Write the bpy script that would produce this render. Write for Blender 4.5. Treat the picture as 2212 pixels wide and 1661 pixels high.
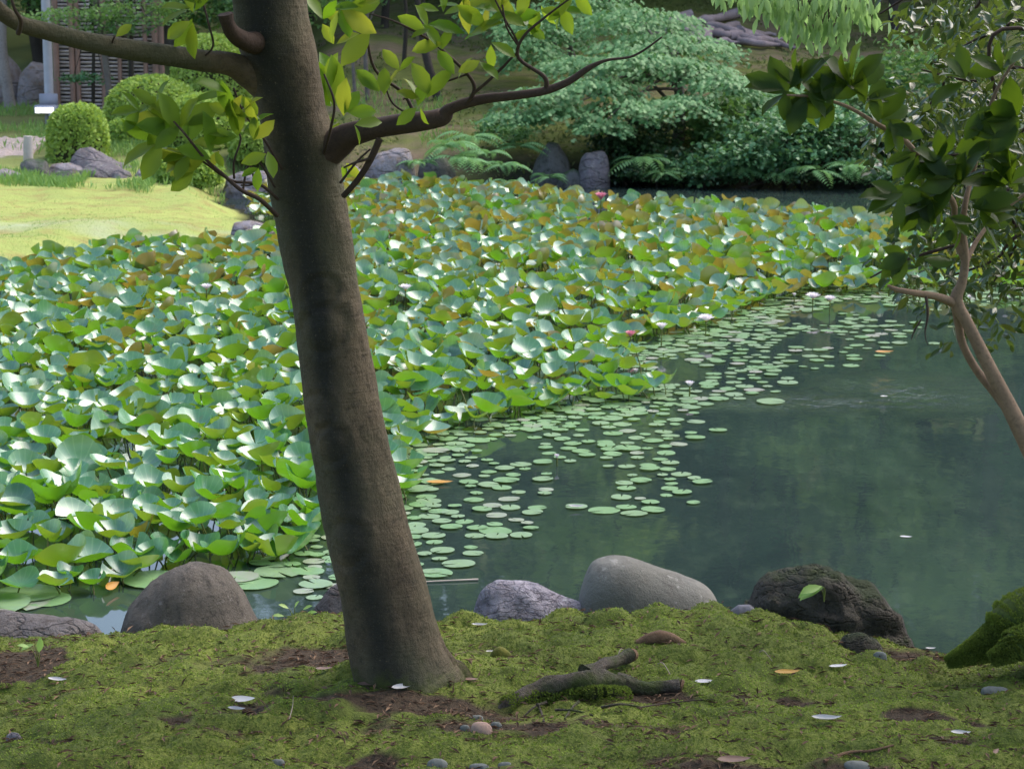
import bpy, math, random
import numpy as np
from mathutils import Vector, Matrix
R = math.radians
for o in list(bpy.data.objects): bpy.data.objects.remove(o)
S = bpy.context.scene
COL = S.collection
# ------------------------------------------------------------------ camera, sky, sun, exposure
CAMZ, PITCH, FPX = 3.0, 10.5, 2309.0
cd = bpy.data.cameras.new('camera'); cam = bpy.data.objects.new('camera', cd); COL.objects.link(cam)
cam.location = (0, 0, CAMZ); cam.rotation_euler = (R(90 - PITCH), 0, 0)
cd.sensor_width = 36; cd.lens = 36 * FPX / 1024; cd.clip_start = 0.1; cd.clip_end = 2000
cd.dof.use_dof = True; cd.dof.focus_distance = 9.0; cd.dof.aperture_fstop = 11
S.camera = cam
S.render.resolution_x = 1024; S.render.resolution_y = 768
W = bpy.data.worlds.new('World'); S.world = W; W.use_nodes = True
wn = W.node_tree.nodes; wn.clear()
SUN_EL, SUN_AZ = 52, 56          # degrees; azimuth from +Y (away from the camera) towards +X
sky = wn.new('ShaderNodeTexSky'); sky.sky_type = 'NISHITA'; sky.sun_disc = False
sky.sun_elevation = R(SUN_EL); sky.sun_rotation = R(SUN_AZ); sky.air_density = 1.0; sky.dust_density = 3.0; sky.ozone_density = 1.0
bg = wn.new('ShaderNodeBackground'); bg.inputs[1].default_value = 0.15
wo = wn.new('ShaderNodeOutputWorld')
W.node_tree.links.new(sky.outputs[0], bg.inputs[0]); W.node_tree.links.new(bg.outputs[0], wo.inputs[0])
ld = bpy.data.lights.new('sun', 'SUN'); ld.energy = 1.2; ld.angle = R(60); ld.color = (1, 0.95, 0.86)
sun = bpy.data.objects.new('sun', ld); COL.objects.link(sun)
sd_ = Vector((math.sin(R(SUN_AZ)) * math.cos(R(SUN_EL)), math.cos(R(SUN_AZ)) * math.cos(R(SUN_EL)), math.sin(R(SUN_EL))))
sun.rotation_euler = (-sd_).to_track_quat('-Z', 'Y').to_euler(); sun.location = (0, 0, 60)
S.view_settings.view_transform = 'Standard'; S.view_settings.look = 'None'
S.view_settings.exposure = 1.45; S.view_settings.gamma = 1.0

# ------------------------------------------------------------------ helpers: measuring
CP, SP = math.cos(R(PITCH)), math.sin(R(PITCH))
def ray(xd, yd):
    u = (xd / 2212 - .5) * 1024 / FPX; v = (.5 - yd / 1661) * 768 / FPX
    return Vector((u, CP + v * SP, -SP + v * CP))
def at(xd, yd, Y):
    d = ray(xd, yd); return Vector((0, 0, CAMZ)) + d * (Y / d.y)
def atz(xd, yd, z):
    d = ray(xd, yd); return Vector((0, 0, CAMZ)) + d * ((z - CAMZ) / d.z)
def proj(p):
    d = Vector(p) - Vector((0, 0, CAMZ)); f = d.y * CP - d.z * SP; v = d.y * SP + d.z * CP
    return (d.x / f * FPX / 1024 + .5) * 2212, (.5 - v / f * FPX / 768) * 1661
def ppm(Y): return FPX * 2212 / 1024 / Y          # measured picture units per metre at a distance

# ------------------------------------------------------------------ helpers: noise
def _h(ix, iy, iz, s):
    n = (ix * 374761393 + iy * 668265263 + iz * 2147483647 + s * 974711) & 0xFFFFFFFF
    n = ((n ^ (n >> 13)) * 1274126177) & 0xFFFFFFFF
    return ((n ^ (n >> 16)) & 0xFFFF) / 65535.0
def vnoise(x, y, z=0.0, s=0):
    x, y, z = np.broadcast_arrays(np.asarray(x, float), np.asarray(y, float), np.asarray(z, float))
    ix, iy, iz = [np.floor(a).astype(np.int64) for a in (x, y, z)]
    fx, fy, fz = x - ix, y - iy, z - iz
    fx, fy, fz = [f * f * (3 - 2 * f) for f in (fx, fy, fz)]
    r = 0
    for dx in (0, 1):
        for dy in (0, 1):
            for dz in (0, 1):
                w = (fx if dx else 1 - fx) * (fy if dy else 1 - fy) * (fz if dz else 1 - fz)
                r = r + w * _h(ix + dx, iy + dy, iz + dz, s)
    return r * 2 - 1
def fbm(x, y, z=0.0, o=4, s=0):
    r = 0; a = 1; t = 0
    for k in range(o):
        r = r + a * vnoise(x * 2 ** k, y * 2 ** k, np.asarray(z) * 2 ** k, s + k); t += a; a *= .5
    return r / t
def sst(a, b, x):
    t = np.clip((x - a) / (b - a), 0, 1); return t * t * (3 - 2 * t)

# ------------------------------------------------------------------ helpers: objects
def tag(o, label=None, cat=None, group=None, kind=None):
    if label: o['label'] = label
    if cat: o['category'] = cat
    if group: o['group'] = group
    if kind: o['kind'] = kind
    return o
def empty(name, loc, label, cat, group=None, rz=0):
    o = bpy.data.objects.new(name, None); COL.objects.link(o); o.location = loc; o.rotation_euler = (0, 0, rz)
    o.empty_display_size = .1
    return tag(o, label, cat, group)
class Geo:
    """collects vertices, faces, tints; builds ONE mesh object"""
    def __init__(s): s.v = []; s.f = []; s.t = []; s.m = []; s.w = []; s.n = 0
    def add(s, v, f, t=0.5, m=0, w=0.0):
        v = np.asarray(v, float).reshape(-1, 3); f = np.asarray(f, np.int64)
        s.v.append(v); s.f.append(f + s.n); s.m.append(np.full(len(f), m))
        s.t.append(np.broadcast_to(np.asarray(t, float), (len(v),)).copy()); s.w.append(np.broadcast_to(np.asarray(w, float), (len(v),)).copy()); s.n += len(v)
    def mesh(s, name, mats, smooth=True, origin=(0, 0, 0)):
        me = bpy.data.meshes.new(name)
        V = np.vstack(s.v) - np.asarray(origin, float)
        me.vertices.add(len(V)); me.vertices.foreach_set('co', V.ravel())
        li = np.concatenate([f.ravel() for f in s.f]); sz = np.concatenate([np.full(len(f), f.shape[1]) for f in s.f])
        me.loops.add(len(li)); me.loops.foreach_set('vertex_index', li.astype(np.int32))
        st = np.concatenate([[0], np.cumsum(sz)[:-1]])
        me.polygons.add(len(sz)); me.polygons.foreach_set('loop_start', st.astype(np.int32)); me.polygons.foreach_set('loop_total', sz.astype(np.int32))
        me.polygons.foreach_set('material_index', np.concatenate(s.m).astype(np.int32))
        me.polygons.foreach_set('use_smooth', np.full(len(sz), smooth))
        a = me.attributes.new('tint', 'FLOAT', 'POINT'); a.data.foreach_set('value', np.concatenate(s.t).astype(np.float32))
        if any(w_.any() for w_ in s.w): a = me.attributes.new('vein', 'FLOAT', 'POINT'); a.data.foreach_set('value', np.concatenate(s.w).astype(np.float32))
        for m in (mats if isinstance(mats, (list, tuple)) else [mats]): me.materials.append(m)
        me.update(calc_edges=True); me.validate()
        return me
    def build(s, name, mats, parent=None, smooth=True, origin=None):
        if parent is not None:
            org = np.zeros(3); pp_ = parent
            while pp_ is not None: org = org + np.asarray(pp_.matrix_basis.translation); pp_ = pp_.parent
            me = s.mesh(name, mats, smooth, org)
        else:
            me = s.mesh(name, mats, smooth, origin if origin is not None else (0, 0, 0))
        o = bpy.data.objects.new(name, me); COL.objects.link(o)
        if parent is not None: o.parent = parent
        elif origin is not None: o.location = origin
        return o
def tube_geo(g, pts, rad, seg=8, t=.5, m=0, fn=None, cap=True):
    P = np.array([tuple(p) for p in pts], float); n = len(P); rad = np.asarray(rad, float)
    T = np.gradient(P, axis=0); T /= np.linalg.norm(T, axis=1)[:, None] + 1e-9
    a = np.array([1., 0, 0]) if abs(T[0][0]) < .8 else np.array([0, 1., 0])
    N = []
    for i in range(n):
        a = a - T[i] * a.dot(T[i]); a /= np.linalg.norm(a); N.append(a)
    N = np.array(N); B = np.cross(T, N)
    th = np.linspace(0, 2 * math.pi, seg, endpoint=False)
    rr = np.broadcast_to(rad[:, None], (n, seg)).copy()
    if fn is not None: rr = fn(rr, P, th)
    V = P[:, None] + rr[..., None] * (N[:, None] * np.cos(th)[None, :, None] + B[:, None] * np.sin(th)[None, :, None])
    V = V.reshape(-1, 3); i = np.arange(n - 1)[:, None] * seg; j = np.arange(seg)[None]; j2 = (j + 1) % seg
    F = np.stack([i + j, i + j2, i + seg + j2, i + seg + j], -1).reshape(-1, 4)
    g.add(V, F, t, m)
    if cap:
        for k, rev in ((0, 1), (n - 1, 0)):
            ring = V[k * seg:(k + 1) * seg]; c = ring.mean(0)
            vv = np.vstack([ring, c]); q = np.arange(seg)
            ff = np.stack([q, (q + 1) % seg, np.full(seg, seg)], -1)
            if rev: ff = ff[:, ::-1]
            g.add(vv, ff, t, m)
def smooth_path(pts, k=6):
    P = [Vector(p) for p in pts]; out = []
    for i in range(len(P) - 1):
        p0 = P[max(i - 1, 0)]; p1 = P[i]; p2 = P[i + 1]; p3 = P[min(i + 2, len(P) - 1)]
        for j in range(k):
            t = j / k
            out.append(.5 * ((2 * p1) + (p2 - p0) * t + (2 * p0 - 5 * p1 + 4 * p2 - p3) * t * t + (3 * p1 - p0 - 3 * p2 + p3) * t ** 3))
    out.append(P[-1]); return out
def lerp_list(a, n):
    a = np.asarray(a, float); return np.interp(np.linspace(0, len(a) - 1, n), np.arange(len(a)), a)
# leaf prototypes: along +Y, up +Z
LEAF_V = np.array([(0, 0, 0), (0, .1, 0), (-.13, .25, .035), (0, .25, -.01), (.13, .25, .035), (-.195, .5, .045), (0, .5, -.03), (.195, .5, .045), (-.15, .77, .015), (0, .77, -.055), (.15, .77, .015), (-.05, .93, -.07), (0, .93, -.10), (.05, .93, -.07), (0, 1, -.13)])
LEAF_F4 = np.array([(2, 3, 6, 5), (3, 4, 7, 6), (5, 6, 9, 8), (6, 7, 10, 9), (8, 9, 12, 11), (9, 10, 13, 12)]); LEAF_F3 = np.array([(0, 3, 2), (0, 4, 3), (11, 12, 14), (12, 13, 14)])
MAPLE_V = np.array([(0, 0, 0), (-.5, .25, -.05), (-.14, .38, .03), (-.38, .8, -.08), (0, .5, .04), (0, 1.1, -.08), (.38, .8, -.08), (.14, .38, .03), (.5, .25, -.05)])
MAPLE_F3 = np.array([(0, 2, 1), (2, 4, 3), (4, 5, 3), (4, 6, 5), (4, 7, 6), (0, 8, 7)]); MAPLE_F4 = np.array([(0, 7, 4, 2)])
DIA_V = np.array([(0, 0, 0), (-.3, .5, .06), (0, 1, -.08), (.3, .5, .06)]); DIA_F4 = np.array([(0, 3, 2, 1)])
def frames(D, U):
    D = D / (np.linalg.norm(D, axis=1)[:, None] + 1e-9); X = np.cross(D, U); X /= np.linalg.norm(X, axis=1)[:, None] + 1e-9
    return X, D, np.cross(X, D)
def leaves(g, pos, D, U, size, tint, proto='leaf', wid=1.0, m=0):
    pos = np.asarray(pos, float); n = len(pos); D = np.asarray(D, float); U = np.asarray(U, float)
    size = np.broadcast_to(np.asarray(size, float), (n,)); tint = np.broadcast_to(np.asarray(tint, float), (n,))
    X, Y, Z = frames(D, U)
    PV = {'leaf': LEAF_V, 'maple': MAPLE_V, 'dia': DIA_V}[proto]; k = len(PV)
    V = pos[:, None] + size[:, None, None] * (PV[None, :, 0:1] * wid * X[:, None] + PV[None, :, 1:2] * Y[:, None] + PV[None, :, 2:3] * Z[:, None])
    off = (np.arange(n) * k)[:, None, None]
    T = np.repeat(tint, k); V = V.reshape(-1, 3); fl = {'leaf': (LEAF_F4, LEAF_F3), 'maple': (MAPLE_F4, MAPLE_F3), 'dia': (DIA_F4,)}[proto]
    first = True
    for F in fl:
        FF = (F[None] + off).reshape(-1, F.shape[1])
        if first: g.add(V, FF, T, m); base = g.n - len(V); first = False
        else: g.f.append(FF + base); g.m.append(np.full(len(FF), m))

# ------------------------------------------------------------------ helpers: materials
def newmat(name):
    m = bpy.data.materials.new(name); m.use_nodes = True; nt = m.node_tree
    return m, nt, nt.nodes, nt.links, nt.nodes['Principled BSDF']
def mixc(nt, fac, a, b):
    n = nt.nodes.new('ShaderNodeMix'); n.data_type = 'RGBA'
    for i, x in ((0, fac), (6, a), (7, b)):
        if isinstance(x, (int, float)): n.inputs[i].default_value = x
        elif isinstance(x, tuple): n.inputs[i].default_value = (*x, 1)
        else: nt.links.new(x, n.inputs[i])
    return n.outputs[2]
def noise_node(nt, scale, detail=4, rough=.55, stretch=None, vec=None, dist=0):
    tc = nt.nodes.new('ShaderNodeTexCoord'); n = nt.nodes.new('ShaderNodeTexNoise')
    n.inputs['Scale'].default_value = scale; n.inputs['Detail'].default_value = detail; n.inputs['Roughness'].default_value = rough; n.inputs['Distortion'].default_value = dist
    src = tc.outputs['Object'] if vec is None else vec
    if stretch:
        mp = nt.nodes.new('ShaderNodeMapping'); mp.inputs['Scale'].default_value = stretch; nt.links.new(src, mp.inputs[0]); src = mp.outputs[0]
    nt.links.new(src, n.inputs['Vector']); return n.outputs['Fac']
def ramp(nt, fac, lo, hi):
    n = nt.nodes.new('ShaderNodeMapRange'); n.inputs[1].default_value = lo; n.inputs[2].default_value = hi; n.clamp = True
    nt.links.new(fac, n.inputs[0]); return n.outputs[0]
def bump(nt, h, dist, strength=1.0, normal=None):
    b = nt.nodes.new('ShaderNodeBump'); b.inputs['Distance'].default_value = dist; b.inputs['Strength'].default_value = strength
    nt.links.new(h, b.inputs['Height'])
    if normal is not None: nt.links.new(normal, b.inputs['Normal'])
    return b.outputs[0]
def attr(nt, name='tint'):
    a = nt.nodes.new('ShaderNodeAttribute'); a.attribute_name = name; return a.outputs['Fac']
def leaf_mat(name, a, b, trans, rough=.4, spec=.5, tf=.35, under=None, under2=None, tw=None, bmp=None, coat=0, ior=1.5, vein=None):
    """leaf: colour a..b by tint; light passes through in colour trans; its lower face may have its own colour"""
    m, nt, N, L, P = newmat(name); t = attr(nt)
    top = mixc(nt, t, a, b)
    if vein:
        sp_ = ramp(nt, noise_node(nt, 3.5, 5, .7), .64, .72); top = mixc(nt, sp_, top, (.20, .17, .05))
        top = mixc(nt, ramp(nt, attr(nt, 'vein'), .78, 1.0), top, vein)
    col = top; tr = trans if isinstance(trans, tuple) else trans
    trc = mixc(nt, t, tr, tw) if tw else None
    if under:
        geo = N.new('ShaderNodeNewGeometry'); col = mixc(nt, geo.outputs['Backfacing'], top, mixc(nt, t, under, under2 or under))
    L.new(col, P.inputs['Base Color']); P.inputs['Roughness'].default_value = rough; P.inputs['Specular IOR Level'].default_value = spec
    if coat: P.inputs['Coat Weight'].default_value = coat; P.inputs['Coat Roughness'].default_value = .15
    P.inputs['IOR'].default_value = ior
    T = N.new('ShaderNodeBsdfTranslucent')
    if trc is not None: L.new(trc, T.inputs[0])
    else: T.inputs[0].default_value = (*tr, 1)
    mx = N.new('ShaderNodeMixShader'); mx.inputs[0].default_value = tf
    L.new(P.outputs[0], mx.inputs[1]); L.new(T.outputs[0], mx.inputs[2]); L.new(mx.outputs[0], N['Material Output'].inputs[0])
    if bmp:
        h = noise_node(nt, bmp[0], 3); nb = bump(nt, h, bmp[1]); L.new(nb, P.inputs['Normal'])
    return m
def rock_mat(name, c1, c2, c3, scale=6, rough=.85, bd=.02, moss=None, spots=None, bscale=9, crack=0):
    m, nt, N, L, P = newmat(name)
    f = ramp(nt, noise_node(nt, scale, 6, .65), .35, .65); c = mixc(nt, f, c1, c2)
    f2 = ramp(nt, noise_node(nt, scale * 4, 5, .7), .5, .72); c = mixc(nt, f2, c, c3)
    if spots:
        f3 = ramp(nt, noise_node(nt, scale * 3, 4, .75, stretch=(1, 1, 1.3)), .6, .66); c = mixc(nt, f3, c, spots)
    if moss:
        geo = N.new('ShaderNodeNewGeometry'); sx = N.new('ShaderNodeSeparateXYZ'); L.new(geo.outputs['Normal'], sx.inputs[0])
        ad = N.new('ShaderNodeMath'); ad.operation = 'MULTIPLY'; L.new(sx.outputs[2], ad.inputs[0]); L.new(noise_node(nt, scale * .7, 5, .7), ad.inputs[1])
        c = mixc(nt, ramp(nt, ad.outputs[0], .3, .48), c, moss)
    L.new(c, P.inputs['Base Color']); P.inputs['Roughness'].default_value = rough; P.inputs['Specular IOR Level'].default_value = .3
    n1 = bump(nt, noise_node(nt, bscale, 8, .7), bd); n2 = bump(nt, noise_node(nt, bscale * 7, 4, .7), bd * .25, normal=n1)
    if crack:
        tc = N.new('ShaderNodeTexCoord'); mp = N.new('ShaderNodeMapping'); mp.inputs['Scale'].default_value = (1, 1, 2.4); mp.inputs['Rotation'].default_value = (0, .35, 0); L.new(tc.outputs['Object'], mp.inputs[0])
        ns = N.new('ShaderNodeTexNoise'); ns.inputs['Scale'].default_value = crack * .8; ns.inputs['Detail'].default_value = 4; L.new(mp.outputs[0], ns.inputs['Vector']); av = N.new('ShaderNodeMix'); av.data_type = 'RGBA'; av.inputs[0].default_value = .25; L.new(mp.outputs[0], av.inputs[6]); L.new(ns.outputs['Color'], av.inputs[7])
        vo = N.new('ShaderNodeTexVoronoi'); vo.feature = 'DISTANCE_TO_EDGE'; vo.inputs['Scale'].default_value = crack; L.new(av.outputs[2], vo.inputs['Vector']); n2 = bump(nt, ramp(nt, vo.outputs['Distance'], 0, .10), bd * .28, normal=n2)
    L.new(n2, P.inputs['Normal']); return m
def bark_mat(name, c1, c2, c3, scale=5, rough=.8, bd=.008, lines=None, alg=None, shade_band=None, foot=None):
    m, nt, N, L, P = newmat(name)
    c = mixc(nt, ramp(nt, noise_node(nt, scale, 6, .65), .35, .65), c1, c2)
    c = mixc(nt, ramp(nt, noise_node(nt, scale * 9, 5, .75), .5, .75), c, c3)
    h = noise_node(nt, scale * 8, 6, .7, stretch=(1, 1, .6)); nb = bump(nt, h, bd)
    if alg: c = mixc(nt, ramp(nt, noise_node(nt, scale * .4, 4, .6), .45, .62), c, alg)
    if lines:
        hl = noise_node(nt, lines, 5, .6, stretch=(.5, .5, 6), dist=.6); nb = bump(nt, hl, bd * .22, normal=nb)
        c = mixc(nt, ramp(nt, hl, .62, .85), c, tuple(x * .65 for x in c1))
    if shade_band:
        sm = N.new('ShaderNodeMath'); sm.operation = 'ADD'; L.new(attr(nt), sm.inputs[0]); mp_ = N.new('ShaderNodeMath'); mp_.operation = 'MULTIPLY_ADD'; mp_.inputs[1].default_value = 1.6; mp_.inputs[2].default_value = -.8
        L.new(noise_node(nt, 5, 6, .7, stretch=(1, 1, .45)), mp_.inputs[0]); L.new(mp_.outputs[0], sm.inputs[1]); c = mixc(nt, ramp(nt, sm.outputs[0], .12, 1.05), c, shade_band)
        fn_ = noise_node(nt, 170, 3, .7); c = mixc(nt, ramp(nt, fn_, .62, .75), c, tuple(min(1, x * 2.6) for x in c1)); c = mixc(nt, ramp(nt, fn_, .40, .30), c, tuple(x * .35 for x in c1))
    if foot:
        tc = N.new('ShaderNodeTexCoord'); sz_ = N.new('ShaderNodeSeparateXYZ'); L.new(tc.outputs['Object'], sz_.inputs[0]); mf = N.new('ShaderNodeMath'); mf.operation = 'MULTIPLY_ADD'; mf.inputs[1].default_value = .35; L.new(noise_node(nt, 12, 5, .7), mf.inputs[0]); L.new(sz_.outputs[2], mf.inputs[2])
        c = mixc(nt, ramp(nt, mf.outputs[0], .27, .18), c, foot)
    L.new(c, P.inputs['Base Color']); P.inputs['Roughness'].default_value = rough; P.inputs['Specular IOR Level'].default_value = .25
    L.new(nb, P.inputs['Normal']); return m
def plain(name, c, rough=.6, spec=.4, c2=None, scale=20, emit=0, bd=0, metal=0):
    m, nt, N, L, P = newmat(name)
    if c2: L.new(mixc(nt, ramp(nt, noise_node(nt, scale, 5, .6), .35, .65), c, c2), P.inputs['Base Color'])
    else: P.inputs['Base Color'].default_value = (*c, 1)
    P.inputs['Roughness'].default_value = rough; P.inputs['Specular IOR Level'].default_value = spec; P.inputs['Metallic'].default_value = metal
    if emit: P.inputs['Emission Color'].default_value = (*c, 1); P.inputs['Emission Strength'].default_value = emit
    if bd: L.new(bump(nt, noise_node(nt, scale * 2, 6, .65), bd), P.inputs['Normal'])
    return m

# ================================================================== THE GROUND AND THE WATER
shore = [(-900, 615), (-300, 592), (0, 580), (130, 562), (260, 540), (400, 531), (520, 524), (588, 512), (600, 497), (560, 470), (505, 440), (490, 415), (530, 400), (640, 394), (760, 388),
         (900, 390), (1000, 392), (1130, 398), (1340, 394), (1600, 389), (1900, 387), (2300, 387), (3000, 392)]
POND = [tuple(atz(a, b, 0))[:2] for a, b in shore] + [(16, 26), (14, 4), (-14, 4)]
def in_pond_sd(x, y):
    """>0 inside the far outline of the pond"""
    P = np.array(POND); d = np.full(x.shape, 1e9); ins = np.zeros(x.shape, bool)
    for i in range(len(P)):
        a = P[i]; b = P[(i + 1) % len(P)]; e = b - a
        t = np.clip(((x - a[0]) * e[0] + (y - a[1]) * e[1]) / (e @ e), 0, 1)
        d = np.minimum(d, np.hypot(x - a[0] - t * e[0], y - a[1] - t * e[1]))
        c = ((a[1] > y) != (b[1] > y)) & (x < (b[0] - a[0]) * (y - a[1]) / (b[1] - a[1] + 1e-12) + a[0])
        ins ^= c
    return np.where(ins, d, -d)
def edge_y(x): return 9.05 - .22 * sst(1.2, 1.9, x) - .12 * sst(-1.3, -1.9, x) + .35 * sst(2.0, 2.6, x) + .08 * vnoise(x * 1.7, 3.3, 0, 5) - .35 * np.exp(-((x + 1.1) / .22) ** 2)
def near_h(x, y):
    z = .425 + (8 - y) * .042
    z = z + .05 * vnoise(x * 1.1, y * 1.3, 0, 11) + .022 * vnoise(x * 3.5, y * 3.8, 0, 12)
    z = z - .06 * sst(-1.0, -2.0, x) - .135 * sst(.55, 1.75, x) * sst(7.0, 8.9, y) + .16 * sst(1.9, 2.6, x) * sst(7.5, 8.6, y)
    z = z - .10 * np.exp(-((x + 1.95) / .35) ** 2 - ((y - 8.1) / .22) ** 2)           # little gully at the left
    z = z + .07 * np.exp(-((x + .39) / .35) ** 2 - ((y - 7.9) / .35) ** 2)             # mound of the trunk
    return z
def H(x, y):
    x = np.asarray(x, float); y = np.asarray(y, float)
    e = edge_y(x); zn = near_h(x, np.minimum(y, e)) - 1.1 * sst(0, .55, y - e) - .02 * sst(-.2, 0, y - e)
    sd = in_pond_sd(x, y); a = x / np.maximum(y, 1)
    hl = .10 + .022 * np.clip(y - 22, 0, 40) + .28 * np.clip(y - 40.5, 0, 30)
    hr = .22 + .165 * np.clip(y - 31, 0, 40) + .25 * vnoise(x * .35, y * .35, 0, 31) * sst(32, 36, y)
    s = sst(-.135, -.06, a); far = hl * (1 - s) + hr * s + .05 * vnoise(x * .9, y * .9, 0, 21) + .03 * vnoise(x * 3, y * 3, 0, 22) + .02 * vnoise(x * 8, y * 8, 0, 23)
    far = far + .55 * np.clip(y - 46, 0, 40) * s  # unseen slope steepened to keep sky out of the pond reflections
    far = np.where(sd > 0, -.6 * sst(0, .7, sd), np.minimum(far, 20) * sst(0, .8, -sd + .18 * vnoise(x * 2.2, y * 2.2, 0, 24)) )
    far = np.where(y < 12, np.where(sd > 0, -.6, far), far)
    w = sst(9.8, 11, y)
    z = zn * (1 - w) + far * w
    side = sst(3.4, 5, np.abs(x)) * sst(13, 8, y)       # land continues beside and behind the viewer
    return np.where(y < 13, np.maximum(z, -1) * (1 - side) + near_h(x, np.minimum(y, 9)) * side, z)
def moss_mask(x, y):
    m = sst(-.62, -.25, fbm(x * 2.2, y * 4.2, 0, 5, 41)) * (.55 + .45 * sst(-.5, .1, fbm(x * 7, y * 11, 0, 3, 42)))
    m = m * (1 - .95 * np.exp(-(((x + .62) / .42) ** 2 + ((y - 8.22) / .17) ** 4)))      # bare soil left of / around the trunk base
    m = m * (1 - .95 * np.exp(-(((x + .28) / .42) ** 2 + ((y - 7.62) / .13) ** 2)))
    m = m * (1 - .9 * np.exp(-(((x - .05) / .55) ** 2 + ((y - 7.33) / .11) ** 2)))
    m = m * (1 - .9 * np.exp(-(((x - 1.62) / .3) ** 2 + ((y - 8.78) / .12) ** 2)))
    m = m * (1 - .92 * np.exp(-(((x - .95) / .55) ** 2 + ((y - 6.72) / .16) ** 2)))
    m = m * (1 - .75 * np.exp(-(((x + .35) / .5) ** 2 + ((y - 6.75) / .1) ** 2)))
    return np.clip(m, 0, 1)
xs = np.concatenate([np.linspace(-260, -16, 14), np.arange(-14, -2.7, .18), np.arange(-2.6, 2.6, .02), np.arange(2.75, 14, .18), np.linspace(16, 260, 14)])
ys = np.concatenate([np.arange(-30, 5.5, 1.2), np.arange(6.0, 9.8, .02), np.arange(9.9, 20, .4), np.arange(20, 34, .14), np.arange(34, 60, .4), np.linspace(62, 600, 20)])
XX, YY = np.meshgrid(xs, ys); ZZ = H(XX, YY)
mm = moss_mask(XX, YY); nearw = (YY < 9.7) & (np.abs(XX) < 2.7)
ZZ = ZZ + np.where(nearw, (.055 * np.abs(vnoise(XX * 5, YY * 7, 0, 51)) ** 1.2 + .026 * np.abs(vnoise(XX * 12, YY * 16, 0, 52)) + .006 * vnoise(XX * 34, YY * 34, 0, 53)) * (.3 + .7 * mm), 0)
g = Geo(); ny, nx = XX.shape
i = np.arange(ny - 1)[:, None] * nx; j = np.arange(nx - 1)[None]
g.add(np.stack([XX, YY, ZZ], -1).reshape(-1, 3), np.stack([i + j, i + j + 1, i + nx + j + 1, i + nx + j], -1).reshape(-1, 4), mm.ravel())
m, nt, N, L, P = newmat('mossy_ground')
ta = attr(nt); geo = N.new('ShaderNodeNewGeometry'); pos = geo.outputs['Position']; sx = N.new('ShaderNodeSeparateXYZ'); L.new(pos, sx.inputs[0])
n1 = noise_node(nt, 2.2, 5, .6, vec=pos); n2 = noise_node(nt, 28, 5, .7, vec=pos); n3 = noise_node(nt, 110, 3, .7, vec=pos)
moss = mixc(nt, ramp(nt, n1, .35, .65), (.10, .13, .03), (.18, .21, .045)); moss = mixc(nt, ramp(nt, n2, .45, .75), moss, (.06, .075, .02))
soil = mixc(nt, ramp(nt, n2, .4, .65), (.070, .050, .034), (.036, .028, .02)); soil = mixc(nt, ramp(nt, n3, .55, .75), soil, (.10, .065, .045))
nearc = mixc(nt, ramp(nt, ta, .3, .6), soil, moss)
lawn = mixc(nt, ramp(nt, noise_node(nt, 1.1, 5, .65, stretch=(.6, 1, 1), vec=pos), .35, .66), (.37, .41, .12), (.27, .33, .10))
lawn = mixc(nt, ramp(nt, noise_node(nt, 6, 5, .7, stretch=(.35, 1, 1), vec=pos), .48, .66), lawn, (.30, .25, .09))
lawn = mixc(nt, ramp(nt, noise_node(nt, .55, 4, .6, stretch=(.5, 1, 1), vec=pos), .57, .72), lawn, (.38, .42, .27))
hill = mixc(nt, ramp(nt, noise_node(nt, .9, 5, .7, stretch=(.4, 1, 1), vec=pos), .48, .62), (.13, .15, .04), (.18, .135, .09))
hill = mixc(nt, ramp(nt, noise_node(nt, 5, 6, .75, stretch=(.35, 1, 1), vec=pos), .48, .66), hill, (.08, .085, .03))
dv = N.new('ShaderNodeMath'); dv.operation = 'DIVIDE'; L.new(sx.outputs[0], dv.inputs[0]); L.new(sx.outputs[1], dv.inputs[1])
farc = mixc(nt, ramp(nt, dv.outputs[0], -.115, -.085), lawn, hill); farc = mixc(nt, ramp(nt, sx.outputs[1], 30, 31.5), farc, mixc(nt, ramp(nt, dv.outputs[0], -.115, -.085), (.13, .15, .05), hill))
bank = mixc(nt, ramp(nt, n2, .4, .6), (.035, .028, .02), (.02, .03, .012))
low = mixc(nt, ramp(nt, dv.outputs[0], -.05, 0.0), ramp(nt, sx.outputs[2], .05, .01), ramp(nt, sx.outputs[2], .42, .2))
farc = mixc(nt, low, farc, bank)
L.new(mixc(nt, ramp(nt, sx.outputs[1], 14, 15), nearc, farc), P.inputs['Base Color']); P.inputs['Roughness'].default_value = .95; P.inputs['Specular IOR Level'].default_value = .15
b1 = bump(nt, n2, .02); L.new(bump(nt, n3, .006, normal=b1), P.inputs['Normal'])
tag(g.build('ground', m), 'mossy bank, garden lawn and hillside around the pond', None, None, 'structure')
# moss cushions (uncountable)
rng = np.random.default_rng(4)
n = 230000; x = rng.uniform(-2.5, 2.5, n); y = rng.uniform(6.2, 9.45, n)
keep = (moss_mask(x, y) * (.72 + .28 * vnoise(x * 5, y * 6, 0, 61)) > .34) & (np.abs(x) < .235 * y + .5) & (y < edge_y(x) + .2); x = x[keep]; y = y[keep]
def surf(x, y):
    fx = np.interp(x, xs, np.arange(len(xs))); fy = np.interp(y, ys, np.arange(len(ys)))
    ix = np.minimum(fx.astype(int), len(xs) - 2); iy = np.minimum(fy.astype(int), len(ys) - 2); fx = fx - ix; fy = fy - iy
    return (ZZ[iy, ix] * (1 - fx) + ZZ[iy, ix + 1] * fx) * (1 - fy) + (ZZ[iy + 1, ix] * (1 - fx) + ZZ[iy + 1, ix + 1] * fx) * fy
def sz(x, y): return float(surf(np.array([x]), np.array([y]))[0])
z = surf(x, y); k = len(x); g = Geo(); e_ = .012
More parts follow.
